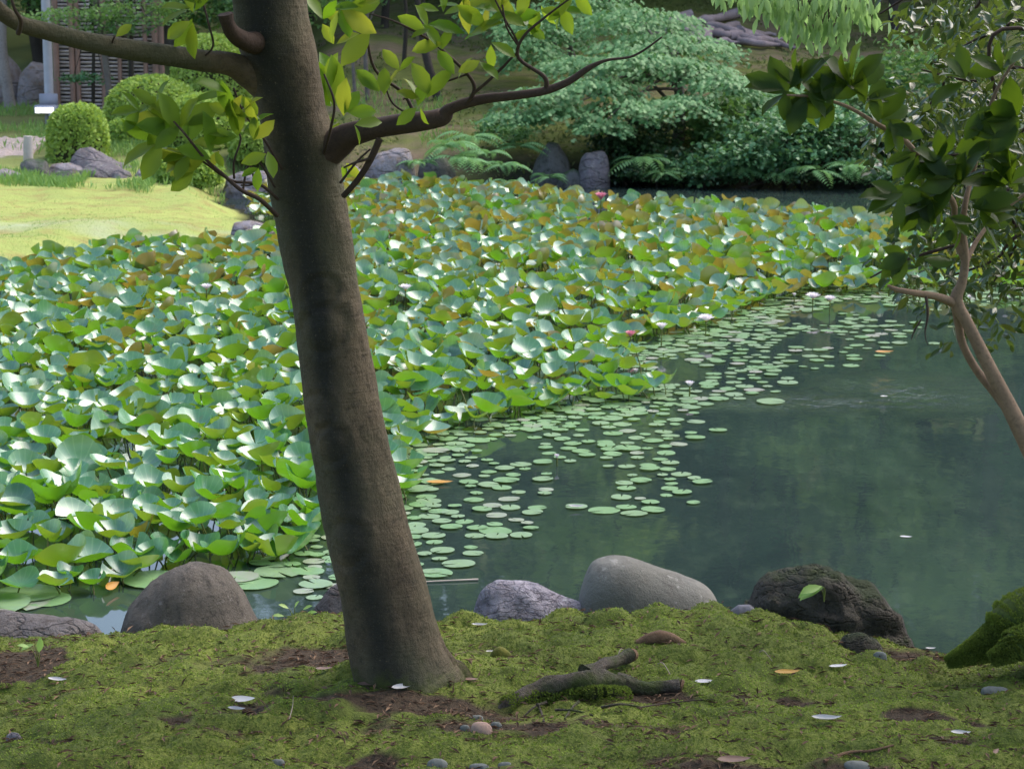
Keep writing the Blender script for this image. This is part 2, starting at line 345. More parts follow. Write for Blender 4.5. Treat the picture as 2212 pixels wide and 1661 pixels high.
NR = np.stack([-(surf(x + e_, y) - surf(x - e_, y)) / (2 * e_), -(surf(x, y + e_) - surf(x, y - e_)) / (2 * e_), np.ones(k)], -1); NR /= np.linalg.norm(NR, axis=1)[:, None]
D = rng.normal(0, 1, (k, 3)); D += NR * .25
leaves(g, np.stack([x, y, z + .001], -1), D, NR * 1.2 + rng.normal(0, .42, (k, 3)), rng.uniform(.005, .0105, k), np.clip(.42 + .7 * fbm(x * 2.2, y * 3, 0, 4, 71) + .3 * vnoise(x * 14, y * 18, 0, 72) + rng.normal(0, .16, k), 0, 1), 'dia', 1.4)
tag(g.build('moss', leaf_mat('moss_fibre', (.075, .095, .028), (.235, .31, .055), (.24, .34, .05), .9, .1, .25), smooth=False), 'soft green moss cushions covering the near bank', None, None, 'stuff')
# scattered needles, crumbs and chaff between the moss (uncountable)
n = 24000; x = rng.uniform(-2.5, 2.5, n); y = rng.uniform(6.2, 9.2, n); keep = rng.random(n) < (1.16 - moss_mask(x, y)); x = x[keep]; y = y[keep]; k = len(x)
g = Geo(); D = rng.normal(0, 1, (k, 3)); D[:, 2] *= .15; U = rng.normal(0, .35, (k, 3)); U[:, 2] = 1
leaves(g, np.stack([x, y, surf(x, y) + .006], -1), D, U, rng.uniform(.012, .05, k), rng.random(k) ** 1.6, 'dia', .38)
tag(g.build('leaf_litter', leaf_mat('litter', (.045, .025, .018), (.22, .14, .09), (.1, .05, .02), .8, .2, .1), smooth=False), 'brown needles, bark crumbs and shrivelled leaf bits on bare soil', None, None, 'stuff')

# water
m, nt, N, L, P = newmat('pond_water')
geo0 = N.new('ShaderNodeNewGeometry'); mk = noise_node(nt, .55, 6, .65, stretch=(1, .55, 1), vec=geo0.outputs['Position'], dist=.8); mk2 = noise_node(nt, 5, 5, .75, stretch=(1, .5, 1), vec=geo0.outputs['Position']); L.new(mixc(nt, ramp(nt, mk2, .5, .8), mixc(nt, ramp(nt, mk, .35, .68), (.017, .028, .028), (.030, .050, .042)), (.044, .068, .050)), P.inputs['Base Color']); P.inputs['Roughness'].default_value = .035; P.inputs['IOR'].default_value = 1.33; P.inputs['Specular IOR Level'].default_value = .5
geo = N.new('ShaderNodeNewGeometry'); pos = geo.outputs['Position']
w1 = noise_node(nt, 3.2, 3, .5, stretch=(1, .7, 1), vec=pos); w2 = noise_node(nt, 22, 2, .5, vec=pos)
def blotch(cx, cy, rx, ry):
    mp = N.new('ShaderNodeMapping'); mp.inputs['Location'].default_value = (-cx / rx, -cy / ry, 0); mp.inputs['Scale'].default_value = (1 / rx, 1 / ry, 0)
    L.new(pos, mp.inputs[0]); ln = N.new('ShaderNodeVectorMath'); ln.operation = 'LENGTH'; L.new(mp.outputs[0], ln.inputs[0])
    return ramp(nt, ln.outputs['Value'], 1, .2)
pa = atz(1960, 850, 0); pb = atz(1760, 868, 0)
mxm = N.new('ShaderNodeMath'); mxm.operation = 'MAXIMUM'; L.new(blotch(pa.x, pa.y, .75, 1.0), mxm.inputs[0]); L.new(blotch(pb.x, pb.y, 1.3, .55), mxm.inputs[1])
mul = N.new('ShaderNodeMath'); mul.operation = 'MULTIPLY'; L.new(mxm.outputs[0], mul.inputs[0]); L.new(ramp(nt, noise_node(nt, 2.5, 4, .7, vec=pos), .32, .5), mul.inputs[1])
b1 = bump(nt, w1, .0016); b2 = bump(nt, w2, .00008, normal=b1)
rp = N.new('ShaderNodeBump'); rp.inputs['Distance'].default_value = .05; L.new(mul.outputs[0], rp.inputs['Strength']); L.new(noise_node(nt, 7, 4, .7, stretch=(1, .6, 1), vec=pos), rp.inputs['Height']); L.new(b2, rp.inputs['Normal'])
L.new(rp.outputs[0], P.inputs['Normal'])
g = Geo(); X2, Y2 = np.meshgrid(np.linspace(-17, 19, 13), np.linspace(8.8, 34, 13)); q = np.arange(12)[:, None] * 13; w = np.arange(12)[None]
g.add(np.stack([X2, Y2, 0 * X2], -1).reshape(-1, 3), np.stack([q + w, q + w + 1, q + w + 14, q + w + 13], -1).reshape(-1, 4))
tag(g.build('pond_water', m), 'dark green pond surface mirroring the trees', None, None, 'structure')

# ================================================================== ROCKS
def rock(name, label, outline, Y, depth, mat, base=-.15, amp=.02, freq=5, seed=0, group=None, cat='rock', back=.5, ridge=0, power=1.0, strat=0):
    """outline: top silhouette (picture units) left to right; depth: full thickness in metres"""
    pts = [at(a, b, Y) for a, b in outline]
    xsr = np.array([p.x for p in pts]); zs = np.array([p.z for p in pts])
    nseg, nr = 72, 56
    t = (1 - np.cos(np.linspace(0, math.pi, nseg))) / 2; X = xsr[0] + t * (xsr[-1] - xsr[0]); Zt = np.interp(X, xsr, zs)
    kk = np.hanning(7); kk /= kk.sum(); Zt = np.convolve(np.pad(Zt, 3, 'edge'), kk, 'valid')
    th = np.linspace(0, 2 * math.pi, nr, endpoint=False)
    wid = depth / 2 * np.sqrt(np.clip(1 - (2 * t - 1) ** 2, 0, 1)) ** .7
    c, s_ = np.cos(th), np.sin(th)
    sy = np.sign(c) * np.abs(c) ** power; szz = np.sign(s_) * np.abs(s_) ** power
    V = np.zeros((nseg, nr, 3)); V[..., 0] = X[:, None]
    V[..., 1] = Y + wid[:, None] * sy[None]
    half = (Zt - base); e = np.sqrt(np.clip(1 - (2 * t - 1) ** 10, 0, 1))
    V[..., 2] = np.where(szz[None] > 0, base + half[:, None] * szz[None] * e[:, None], base + .2 * wid[:, None] * szz[None])
    x, y, z = V[..., 0], V[..., 1], V[..., 2]
    nn = fbm(x * freq, y * freq, z * freq, 5, 100 + seed)
    if strat: nn = nn * .45 + .55 * fbm(x * freq * .6 + z * 3, y * freq * .6, z * freq * 3.2, 4, 300 + seed) + .35 * (np.abs(vnoise(x * 6, y * 6, z * 14, seed)) - .4)
    if ridge: nn = nn * (1 - ridge) + ridge * (1 - 2 * np.abs(fbm(x * freq * .8 + z * 2, y * freq, z * freq * 1.6, 4, 200 + seed)) - .5)
    cen = np.stack([X, np.full(nseg, Y), (Zt + base) / 2], -1)[:, None]
    d = V - cen; d /= np.linalg.norm(d, axis=2)[..., None] + 1e-6
    d[..., 1] *= 1.0
    V = V + d * (nn * amp)[..., None]
    g = Geo(); i = np.arange(nseg - 1)[:, None] * nr; j = np.arange(nr)[None]; j2 = (j + 1) % nr
    org = (float(X.mean()), Y, base)
    g.add(V.reshape(-1, 3), np.stack([i + j, i + j2, i + nr + j2, i + nr + j], -1).reshape(-1, 4))
    for kq, rev in ((0, 0), (nseg - 1, 1)):
        r_ = V[kq]; q = np.arange(nr); ff = np.stack([q, (q + 1) % nr, np.full(nr, nr)], -1)
        g.add(np.vstack([r_, r_.mean(0)]), ff[:, ::-1] if rev == 0 else ff)
    return tag(g.build(name, mat, origin=org), label, cat, group)
M_round = rock_mat('brown_granite', (.125, .108, .09), (.20, .172, .145), (.05, .044, .038), 7, bd=.06, spots=(.26, .23, .21), bscale=16)
M_smooth = rock_mat('smooth_grey_stone', (.11, .108, .095), (.17, .165, .15), (.075, .07, .06), 3, bd=.014, spots=(.24, .235, .22), bscale=16, rough=.8)
M_lav = rock_mat('pale_veined_stone', (.33, .31, .36), (.22, .20, .24), (.10, .09, .12), 7, bd=.04, bscale=9, spots=(.44, .43, .48), crack=13)
M_dark = rock_mat('dark_mossy_rock', (.075, .066, .052), (.12, .108, .09), (.02, .017, .014), 7, bd=.12, moss=(.035, .050, .016), bscale=7, crack=9)
M_flat = rock_mat('streaked_grey_rock', (.17, .155, .16), (.10, .085, .08), (.05, .035, .03), 6, bd=.05, bscale=8, crack=8)
M_small = rock_mat('blue_grey_stone', (.13, .13, .16), (.10, .10, .115), (.07, .07, .075), 8, bd=.006)
M_farrock = rock_mat('purple_grey_rock', (.23, .20, .215), (.15, .13, .135), (.34, .32, .31), 3, bd=.09, bscale=5, crack=4)
M_slab = rock_mat('stained_pale_slab', (.32, .29, .31), (.20, .175, .18), (.22, .15, .09), 3, bd=.08, bscale=5, crack=3)
M_dfar = rock_mat('dark_grey_rock', (.14, .14, .135), (.09, .088, .08), (.05, .055, .045), 3, bd=.09, moss=(.05, .09, .03), bscale=4)  # darker grey rock with moss on its upper faces
rock('boulder', 'large rounded brown boulder at the waterside left of the leaning trunk',
     [(244, 1405), (256, 1355), (280, 1305), (320, 1260), (370, 1230), (410, 1216), (465, 1220), (496, 1240), (522, 1284), (552, 1328), (574, 1372), (582, 1400)], 9.25, .62, M_round, base=.02, amp=.032, freq=8, seed=1, cat='boulder')
rock('boulder', 'big smooth grey boulder with high left shoulder sloping down to the right',
     [(1236, 1350), (1240, 1290), (1248, 1240), (1275, 1210), (1320, 1200), (1360, 1205), (1420, 1228), (1490, 1252), (1538, 1272), (1566, 1300), (1576, 1360)], 9.5, .5, M_smooth, base=-.05, amp=.014, freq=5, seed=2, cat='boulder', power=.8)
rock('rock', 'pale lavender-grey veined rock between the trunk and the smooth boulder',
     [(1008, 1330), (1020, 1295), (1045, 1265), (1080, 1253), (1130, 1256), (1165, 1268), (1205, 1290), (1250, 1303), (1300, 1325), (1310, 1345)], 9.45, .4, M_lav, base=0, amp=.032, freq=8, seed=3, ridge=.5)
rock('rock', 'dark craggy moss-covered rock at the water edge right of the smooth boulder',
     [(1596, 1360), (1604, 1290), (1625, 1262), (1665, 1240), (1730, 1218), (1775, 1216), (1815, 1238), (1850, 1268), (1895, 1270), (1935, 1300), (1965, 1325), (1982, 1385)], 9.2, .5, M_dark, base=.02, amp=.13, freq=5, seed=4, strat=1, power=.8)
rock('stone', 'small blue-grey stone wedged between the smooth boulder and the dark rock',
     [(1562, 1352), (1570, 1325), (1595, 1306), (1620, 1306), (1640, 1322), (1648, 1355)], 9.08, .16, M_small, base=.2, amp=.005, freq=9, seed=5, cat='stone')
rock('rock', 'low flat streaked rock at the left edge of the near bank',
     [(-160, 1400), (-80, 1335), (0, 1326), (100, 1330), (160, 1332), (205, 1345), (235, 1370), (255, 1425)], 9.1, .5, M_flat, base=.02, amp=.035, freq=6, seed=6, ridge=.4)
rock('rock', 'rough pale rock peeking out behind the leaning trunk base',
     [(655, 1335), (690, 1300), (712, 1268), (740, 1256), (775, 1262), (810, 1290), (850, 1335)], 9.4, .35, M_flat, base=0, amp=.025, freq=8, seed=7, ridge=.4)
rock('stone', 'half-buried mossy stone at the foot of the dark craggy rock',
     [(1800, 1400), (1825, 1372), (1860, 1366), (1895, 1380), (1915, 1402)], 8.75, .2, M_dark, base=.2, amp=.008, freq=9, seed=8, cat='stone')
# far shore rocks
rock('rock', 'large upright pale slab with rusty stains on the far shore', [(776, 400), (792, 352), (815, 332), (850, 321), (885, 321), (896, 340), (900, 400)], 29.6, .6, M_slab, amp=.05, freq=4, ridge=.5, seed=11, base=-.1, power=.6)
rock('rock', 'low rounded rock beside the pale slab on the far shore', [(898, 400), (905, 350), (930, 330), (960, 335), (985, 360), (990, 400)], 30, .7, M_dfar, amp=.06, freq=3, seed=12, base=-.1)
rock('rock', 'tall pointed grey rock between the ferns and the maple', [(1140, 400), (1160, 340), (1185, 305), (1205, 306), (1228, 340), (1240, 400)], 31, .7, M_dfar, amp=.07, freq=2.5, seed=13, base=-.1)
rock('rock', 'round grey rock standing over the dark water under the maple', [(1248, 392), (1250, 345), (1265, 330), (1300, 327), (1322, 338), (1328, 365), (1318, 392)], 30.6, .5, M_farrock, amp=.06, freq=4, ridge=.4, seed=14, base=-.05)
rock('rock', 'low mossy rock at the foot of the pointed grey rock', [(1200, 400), (1215, 372), (1240, 362), (1262, 378), (1275, 400)], 30.6, .4, M_dfar, amp=.04, freq=3, seed=15, base=-.05)
rock('rock', 'long dark purple rock below the round clipped bush', [(140, 378), (150, 345), (170, 324), (195, 320), (225, 336), (260, 352), (300, 366), (330, 384)], 30.2, .6, M_farrock, amp=.06, freq=4, ridge=.4, seed=16, base=.1)
rock('rock', 'smooth oval rock in front of the long purple rock', [(160, 386), (180, 362), (210, 352), (250, 354), (268, 366), (276, 386)], 29.6, .5, M_farrock, amp=.045, freq=5, ridge=.4, seed=17, base=.1)
rock('rock', 'small rounded rock right of the smooth oval rock', [(236, 388), (245, 370), (262, 365), (282, 372), (288, 388)], 29.4, .3, M_farrock, amp=.045, freq=5, ridge=.4, seed=18, base=.1)
rock('rock', 'pale mottled low rock next to the clipped bush by the lawn', [(282, 388), (300, 366), (330, 362), (345, 368), (358, 388)], 29.5, .4, M_slab, amp=.06, freq=4, ridge=.4, seed=19, base=.1)
rock('rock', 'dark block rock at the foot of the wooden post', [(38, 388), (45, 352), (62, 342), (100, 348), (112, 388)], 29.8, .4, M_dfar, amp=.06, freq=4, ridge=.4, seed=20, base=.1, power=.7)
rock('rock', 'flat ochre rock between the post and the purple rock', [(95, 385), (110, 358), (150, 350), (185, 362), (190, 388)], 30, .4, M_slab, amp=.06, freq=4, ridge=.4, seed=21, base=.1)
rock('rock', 'pale flat rock at the left edge of the lawn', [(-60, 400), (-30, 372), (10, 366), (45, 374), (55, 400)], 29.2, .5, M_slab, amp=.06, freq=4, ridge=.4, seed=22, base=.1)
rock('rock', 'small rock half hidden in grass behind the lawn', [(105, 392), (120, 374), (150, 370), (172, 392)], 29.0, .3, M_dfar, amp=.045, freq=5, ridge=.4, seed=23, base=.1)
rock('stone', 'flat edging stone at the tip of the lawn', [(496, 500), (505, 480), (540, 476), (572, 482), (580, 503)], 24.6, .35, M_slab, base=-.02, amp=.01, freq=3, seed=24, cat='stone')
rock('stone', 'second flat edging stone nearer the lily leaves', [(520, 512), (530, 494), (570, 492), (600, 500), (606, 516)], 23.9, .3, M_slab, base=-.04, amp=.01, freq=3, seed=25, cat='stone')
rock('rock', 'low pink-grey rock right of the clipped bush at the channel', [(478, 405), (490, 380), (530, 370), (575, 372), (600, 385), (612, 405)], 29.2, .5, M_slab, amp=.06, freq=4, ridge=.4, seed=26, base=-.05)
rock('rock', 'grey rock showing between trunk and the pale slab', [(735, 400), (745, 368), (765, 360), (785, 372), (790, 400)], 29.3, .4, M_slab, amp=.06, freq=4, ridge=.4, seed=27, base=-.05)

# ================================================================== THE LEANING TREE
M_bark = bark_mat('grey_brown_bark', (.085, .058, .036), (.150, .105, .066), (.035, .026, .018), 3.2, lines=16, alg=(.075, .070, .040), bd=.02)
M_tbark = bark_mat('shade_banded_bark', (.072, .054, .035), (.130, .100, .064), (.030, .024, .017), 3.2, lines=14, alg=(.070, .068, .040), bd=.016, shade_band=(.024, .023, .019), foot=(.055, .065, .015))
M_twig = bark_mat('dark_twig', (.05, .033, .028), (.07, .045, .036), (.03, .02, .02), 8, bd=.002)
M_fleaf = leaf_mat('yellow_green_leaf', (.07, .15, .010), (.16, .24, .02), (.20, .38, .015), .45, .4, .5, tw=(.42, .44, .04))
TY = 7.9
tree = empty('leaning_tree', tuple(at(870, 1475, TY)), 'thick smooth-barked leaning tree standing on the near mossy bank', 'tree')
prof = [(1560, 765, 1030), (1500, 762, 1012), (1470, 766, 985), (1430, 757, 965), (1380, 748, 948), (1300, 736, 928), (1200, 712, 898), (1100, 692, 872), (1000, 676, 848), (900, 660, 828), (800, 647, 808), (700, 640, 790), (600, 622, 772),
        (500, 602, 757), (400, 583, 740), (320, 573, 728), (250, 562, 706), (190, 545, 696), (130, 527, 686), (60, 508, 668), (0, 504, 658), (-120, 480, 650), (-300, 440, 640), (-600, 400, 590), (-1000, 400, 540), (-1600, 420, 500)]
cpts = []; crad = []
for yy, a, b in prof:
    cpts.append(at((a + b) / 2, yy, TY)); crad.append((b - a) / 2 / ppm(TY * CP + .3))
cp = smooth_path(cpts, 8); cr = np.interp(np.arange(len(cp)) / 8, np.arange(len(crad)), crad)
knots = [(at(705, 700, TY), .05, .10), (at(690, 870, TY), .03, .08), (at(720, 940, TY), .03, .08), (at(750, 1150, TY), .035, .1), (at(700, 620, TY), -.02, .07)]
def tfn(rr, P, th):
    z = P[:, 2:3]; r = rr * (1 + .07 * fbm(np.cos(th)[None] * 1.2, np.sin(th)[None] * 1.2, z * 2.2, 4, 300)) + .0012 * vnoise(np.cos(th)[None] * 4, np.sin(th)[None] * 4, z * 30, 310)
    r = r + .003 * vnoise(np.cos(th)[None] * 2, np.sin(th)[None] * 2, z * 7, 312) + .0012 * fbm(np.cos(th)[None] * 6, np.sin(th)[None] * 6, z * 34, 3, 313)
    z0 = P[0, 2]; fl = np.exp(-(z - z0) / .13)
    r = r * (1 + .34 * fl * np.maximum(0, np.cos(2.5 * th + .4))[None] ** 2)
    for kp, am, wd in knots:      # camera-facing side is -Y
        dz = (z - kp.z) / wd
        px = P[:, 0:1] + rr * np.cos(th)[None]; py = P[:, 1:2] + rr * np.sin(th)[None]
        fr = np.clip((P[:, 1:2] - py) / (rr + 1e-6), 0, 1) ** 1.5; d2 = dz ** 2 + ((px - kp.x) / wd) ** 2; dd = np.sqrt(d2)
        r = r + fr * (am * .38 * np.exp(-d2 * 2.2) - .007 * np.exp(-((dd - .75) / .14) ** 2) + .004 * np.exp(-((dd - 1.05) / .16) ** 2))
    return r
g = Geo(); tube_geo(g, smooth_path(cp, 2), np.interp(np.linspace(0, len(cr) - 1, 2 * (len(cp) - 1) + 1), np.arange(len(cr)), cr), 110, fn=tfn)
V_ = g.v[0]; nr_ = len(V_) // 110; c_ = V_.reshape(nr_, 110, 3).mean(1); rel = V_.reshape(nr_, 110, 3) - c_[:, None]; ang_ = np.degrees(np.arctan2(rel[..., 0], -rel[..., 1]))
mid_ = -10 + 12 * vnoise(c_[:, 2] * 1.3, 0, 0, 9); wd_ = 25 + 10 * vnoise(c_[:, 2] * 2.1, 5, 0, 9); g.t[0] = np.exp(-((ang_ - mid_[:, None]) / wd_[:, None]) ** 2 * .8).ravel(); g.build('trunk', M_tbark, tree)  # dark left-front band: trunk shading painted into the bark tint
def branch(parent, name, pts, rad, mat, seg=10, wob=.04, k=6):
    p = smooth_path(pts, k); r = lerp_list(rad, len(p)); g = Geo()
    tube_geo(g, p, r, seg, fn=lambda rr, P, th: rr * (1 + wob * 2 * vnoise(P[:, 0:1] * 9 + np.cos(th)[None], P[:, 2:3] * 9 + np.sin(th)[None], P[:, 1:2] * 9, 330)))
    return g.build(name, mat, parent)
q = lambda *a: [at(x, y, Y) for x, y, Y in a]
k_ = 1 / ppm(TY)
LB = branch(tree, 'branch', q((620, 205, 7.9), (545, 165, 7.85), (500, 140, 7.8), (430, 130, 7.7), (330, 115, 7.55), (240, 100, 7.45), (170, 85, 7.4), (100, 68, 7.35), (40, 50, 7.3), (-10, 15, 7.25), (-80, -60, 7.2), (-250, -200, 7.1)), [.085, .05, .041, .036, .034, .032, .030, .028, .026, .025, .023, .02], M_bark, 18)
RB = branch(tree, 'branch', q((660, 350, 7.9), (725, 312, 7.85), (760, 290, 7.8), (820, 275, 7.75), (900, 263, 7.7), (955, 252, 7.7), (975, 234, 7.68), (1040, 215, 7.65), (1120, 205, 7.6), (1180, 195, 7.6), (1230, 175, 7.6), (1270, 148, 7.6), (1310, 130, 7.6), (1370, 120, 7.6), (1430, 80, 7.55)), [.085, .055, .04, .034, .032, .031, .019, .017, .015, .014, .012, .010, .005, .004, .003], M_twig, 14)
st = branch(tree, 'broken_stub', q((570, 90, 7.85), (535, 90, 7.74), (505, 72, 7.66), (492, 50, 7.62), (487, 30, 7.61)), [.050, .034, .026, .022, .026], bark_mat('red_brown_stub', (.07, .042, .03), (.045, .03, .025), (.03, .02, .02), 12), 14)
rad_twig = []
def twig(pts, r0=.007, r1=.003): rad_twig.append((pts, r0, r1))
# twigs hanging left below the branch, and below and above the right branch
twig(q((598, 465, 7.75), (560, 430, 7.65), (520, 410, 7.6), (480, 375, 7.6), (440, 340, 7.55), (400, 290, 7.5), (375, 262, 7.5)), .009)
twig(q((480, 375, 7.6), (430, 330, 7.6), (410, 305, 7.6)), .005)
twig(q((594, 405, 7.8), (560, 350, 7.75), (540, 345, 7.7), (548, 395, 7.7), (520, 400, 7.7)), .004)
twig(q((600, 430, 7.8), (560, 398, 7.7), (500, 390, 7.65), (440, 350, 7.6), (410, 335, 7.6)), .006)
twig(q((525, 410, 7.65), (535, 360, 7.65), (560, 335, 7.65), (582, 330, 7.65)), .004)
twig(q((506, 385, 7.65), (505, 350, 7.6), (520, 300, 7.6), (508, 280, 7.6)), .004)
twig(q((612, 370, 7.8), (570, 300, 7.7), (545, 270, 7.7), (520, 230, 7.65), (505, 190, 7.6)), .005)
twig(q((742, 423, 7.8), (775, 385, 7.75), (800, 345, 7.72), (820, 300, 7.7)), .011, .012)
twig(q((798, 343, 7.7), (770, 350, 7.7), (742, 362, 7.7)), .006)
twig(q((735, 395, 7.75), (770, 350, 7.72), (800, 322, 7.72)), .005)
twig(q((975, 236, 7.68), (1010, 220, 7.65), (1025, 190, 7.62), (1010, 160, 7.6), (975, 125, 7.6), (940, 95, 7.58), (900, 70, 7.55), (850, 45, 7.5), (800, 30, 7.5)), .008)
twig(q((1025, 200, 7.62), (1060, 170, 7.6), (1100, 130, 7.58), (1120, 100, 7.55), (1090, 40, 7.5), (1060, -20, 7.5)), .006)
twig(q((1180, 192, 7.6), (1175, 165, 7.58), (1120, 125, 7.55), (1130, 80, 7.5), (1180, 35, 7.48), (1240, -10, 7.45)), .009)
twig(q((1120, 100, 7.55), (1095, 60, 7.5), (1085, 10, 7.5)), .004)
twig(q((895, 245, 7.7), (870, 200, 7.7), (810, 150, 7.65), (790, 60, 7.6), (775, -30, 7.6)), .007)
twig(q((700, 330, 7.8), (715, 275, 7.6), (722, 220, 7.5), (700, 160, 7.5)), .006)
twig(q((900, 255, 7.7), (850, 225, 7.7), (830, 180, 7.65), (820, 160, 7.65)), .004)
twig(q((1010, 160, 7.6), (925, 190, 7.6), (870, 215, 7.6)), .004)
twig(q((430, 130, 7.7), (460, 100, 7.65), (450, 50, 7.6), (440, 10, 7.6), (420, -60, 7.6)), .004)
twig(q((245, 100, 7.45), (243, 90, 7.42), (248, 78, 7.4)), .004)
twig(q((40, 72, 7.2), (45, 45, 7.15), (30, 15, 7.1), (15, -40, 7.1)), .009)
twig(q((780, 40, 7.6), (785, 0, 7.6), (800, -60, 7.6)), .005)
for pts, r0, r1 in rad_twig: branch((LB if pts[0].z > 2.55 and pts[0].x < -.6 else (RB if pts[0].x > -.72 and pts[0].z > 2.25 else tree)), 'twig', pts, [r0, r1], M_twig, 6, wob=.05, k=5)
rl = random.Random(5)
LP, LD, LU, LS, LT = [], [], [], [], []
def spray(cx, cy, ang, n, L_, spread=75, Y=7.55, bronze=.2, droop=0):
    """whorl of leaves; ang in degrees, 0 = right, 90 = up in the picture"""
    c = at(cx, cy, Y)
    for i_ in range(n):
        a = ang + (i_ / (max(n - 1, 1)) - .5) * 2 * spread + rl.uniform(-14, 14); d = Vector((math.cos(R(a)), rl.uniform(-.5, .4), math.sin(R(a)) - droop))
        LP.append(tuple(c + Vector((rl.uniform(-.01, .01), rl.uniform(-.02, .02), rl.uniform(-.012, .012)))))
        LD.append(tuple(d)); u = Vector((rl.uniform(-.8, .8), rl.uniform(-1.1, -.1), rl.uniform(.0, 1.0))); LU.append(tuple(u))
        LS.append(L_ * k_ * rl.uniform(.68, 1.05)); LT.append(min(1, max(0, rl.gauss(.35, .25) + (.5 if rl.random() < bronze else 0))))
for a in [(385, 275, 120, 6, 88, 95), (360, 262, 160, 4, 92, 60), (300, 245, 190, 3, 78, 50), (410, 310, 60, 3, 90, 60), (410, 335, 200, 4, 92, 50), (345, 300, 200, 3, 95, 40), (450, 340, 160, 3, 88, 60), (335, 225, 140, 3, 62, 80), (420, 365, 190, 2, 85, 30),
          (515, 290, 120, 5, 82, 70), (505, 250, 80, 4, 76, 70), (545, 300, 90, 3, 70, 60), (500, 195, 170, 2, 95, 20), (525, 205, 280, 3, 80, 40), (555, 355, 230, 2, 50, 40), (580, 330, 250, 2, 60, 40), (470, 330, 270, 2, 50, 30),
          (250, 78, 40, 1, 48, 10), (243, 104, 200, 1, 52, 10), (415, 25, 140, 4, 74, 80), (415, 45, 240, 3, 84, 30), (430, 5, 80, 3, 74, 60),
          (722, 230, 110, 4, 120, 35, 8.15), (715, 190, 100, 3, 120, 30, 8.15), (745, 245, 50, 3, 80, 50, 8.0), (735, 265, 240, 3, 84, 50, 8.1), (760, 268, 330, 2, 66, 40),
          (825, 200, 110, 4, 74, 35), (908, 222, 115, 3, 76, 45), (925, 205, 80, 2, 78, 30), (905, 235, 250, 2, 56, 40), (800, 75, 250, 1, 95, 10), (700, 40, 60, 3, 74, 60, 8.0), (740, 15, 300, 4, 85, 60), (720, 95, 80, 2, 62, 40, 8.0),
          (985, 165, 90, 2, 66, 40), (960, 100, 130, 3, 70, 50), (1010, 80, 90, 3, 84, 70), (1050, 60, 110, 4, 76, 80), (1080, 20, 80, 4, 76, 90), (1040, 125, 260, 2, 58, 50), (1060, 95, 300, 2, 62, 40), (925, 60, 160, 3, 62, 50),
          (1120, 40, 60, 3, 70, 80), (1170, 20, 270, 4, 68, 70), (1220, 10, 280, 4, 60, 60), (1240, -10, 250, 3, 64, 60), (1140, 60, 270, 2, 54, 50), (862, 150, 90, 2, 54, 40), (775, 15, 100, 3, 70, 70),
          (1000, 15, 90, 3, 70, 80), (955, 30, 90, 3, 60, 80), (750, 352, 280, 2, 66, 40, 8.0)]:
    spray(*a)
g = Geo(); leaves(g, LP, LD, LU, LS, LT, 'leaf', 1.22); g.build('foliage', M_fleaf, tree)
# upper crown of the same tree, above the picture: it shades the near bank
def crown(g, blobs, size, seed, flat=.6, shell=.5, proto='dia', wid=1.2, tint=(.5, .25), droop=0.0):
    """blobs: (centre, radii, count)"""
    r = np.random.default_rng(seed)
    for c, rad, n in blobs:
        d = r.normal(0, 1, (n, 3)); d /= np.linalg.norm(d, axis=1)[:, None]
        rr = (shell + (1 - shell) * r.random(n)) ** .8
        # clumps: pull leaves towards random twig ends for an uneven outline
        kk = max(6, n // 45); cc = r.normal(0, 1, (kk, 3)); cc /= np.linalg.norm(cc, axis=1)[:, None]; cc *= (.45 + .6 * r.random(kk))[:, None]
        idx = r.integers(0, kk, n); p = cc[idx] + r.normal(0, .17, (n, 3)) * np.array([1, 1, .7]); mixm = r.random(n) < .72
        p = np.where(mixm[:, None], p, d * rr[:, None])
        p = np.asarray(c) + p * np.asarray(rad)
        D = r.normal(0, 1, (n, 3)) + d * .6; D[:, 2] = D[:, 2] * flat - droop; U = r.normal(0, 1 - .55 * (1 - flat), (n, 3)); U[:, 2] = np.abs(U[:, 2]) + .8
        leaves(g, p, D, U, size * r.uniform(.6, 1.25, n), np.clip(r.normal(tint[0], tint[1], n) + .25 * (cc[idx][:, 2]), 0, 1), proto, wid)
M_crown = leaf_mat('shade_canopy_leaf', (.05, .10, .012), (.10, .16, .02), (.14, .24, .02), .5, .4, .35)
g = Geo()
crown(g, [((-1.2, 7.2, 5.6), (2.4, 2.2, 1.3), 1500), ((.8, 5.6, 6.0), (2.3, 2.2, 1.4), 1500), ((-3.4, 6.0, 5.4), (2.0, 2.3, 1.3), 1300), ((-.6, 4.0, 5.6), (2.5, 2.0, 1.2), 1300)], .17, 3)
g.build('crown', M_crown, tree)

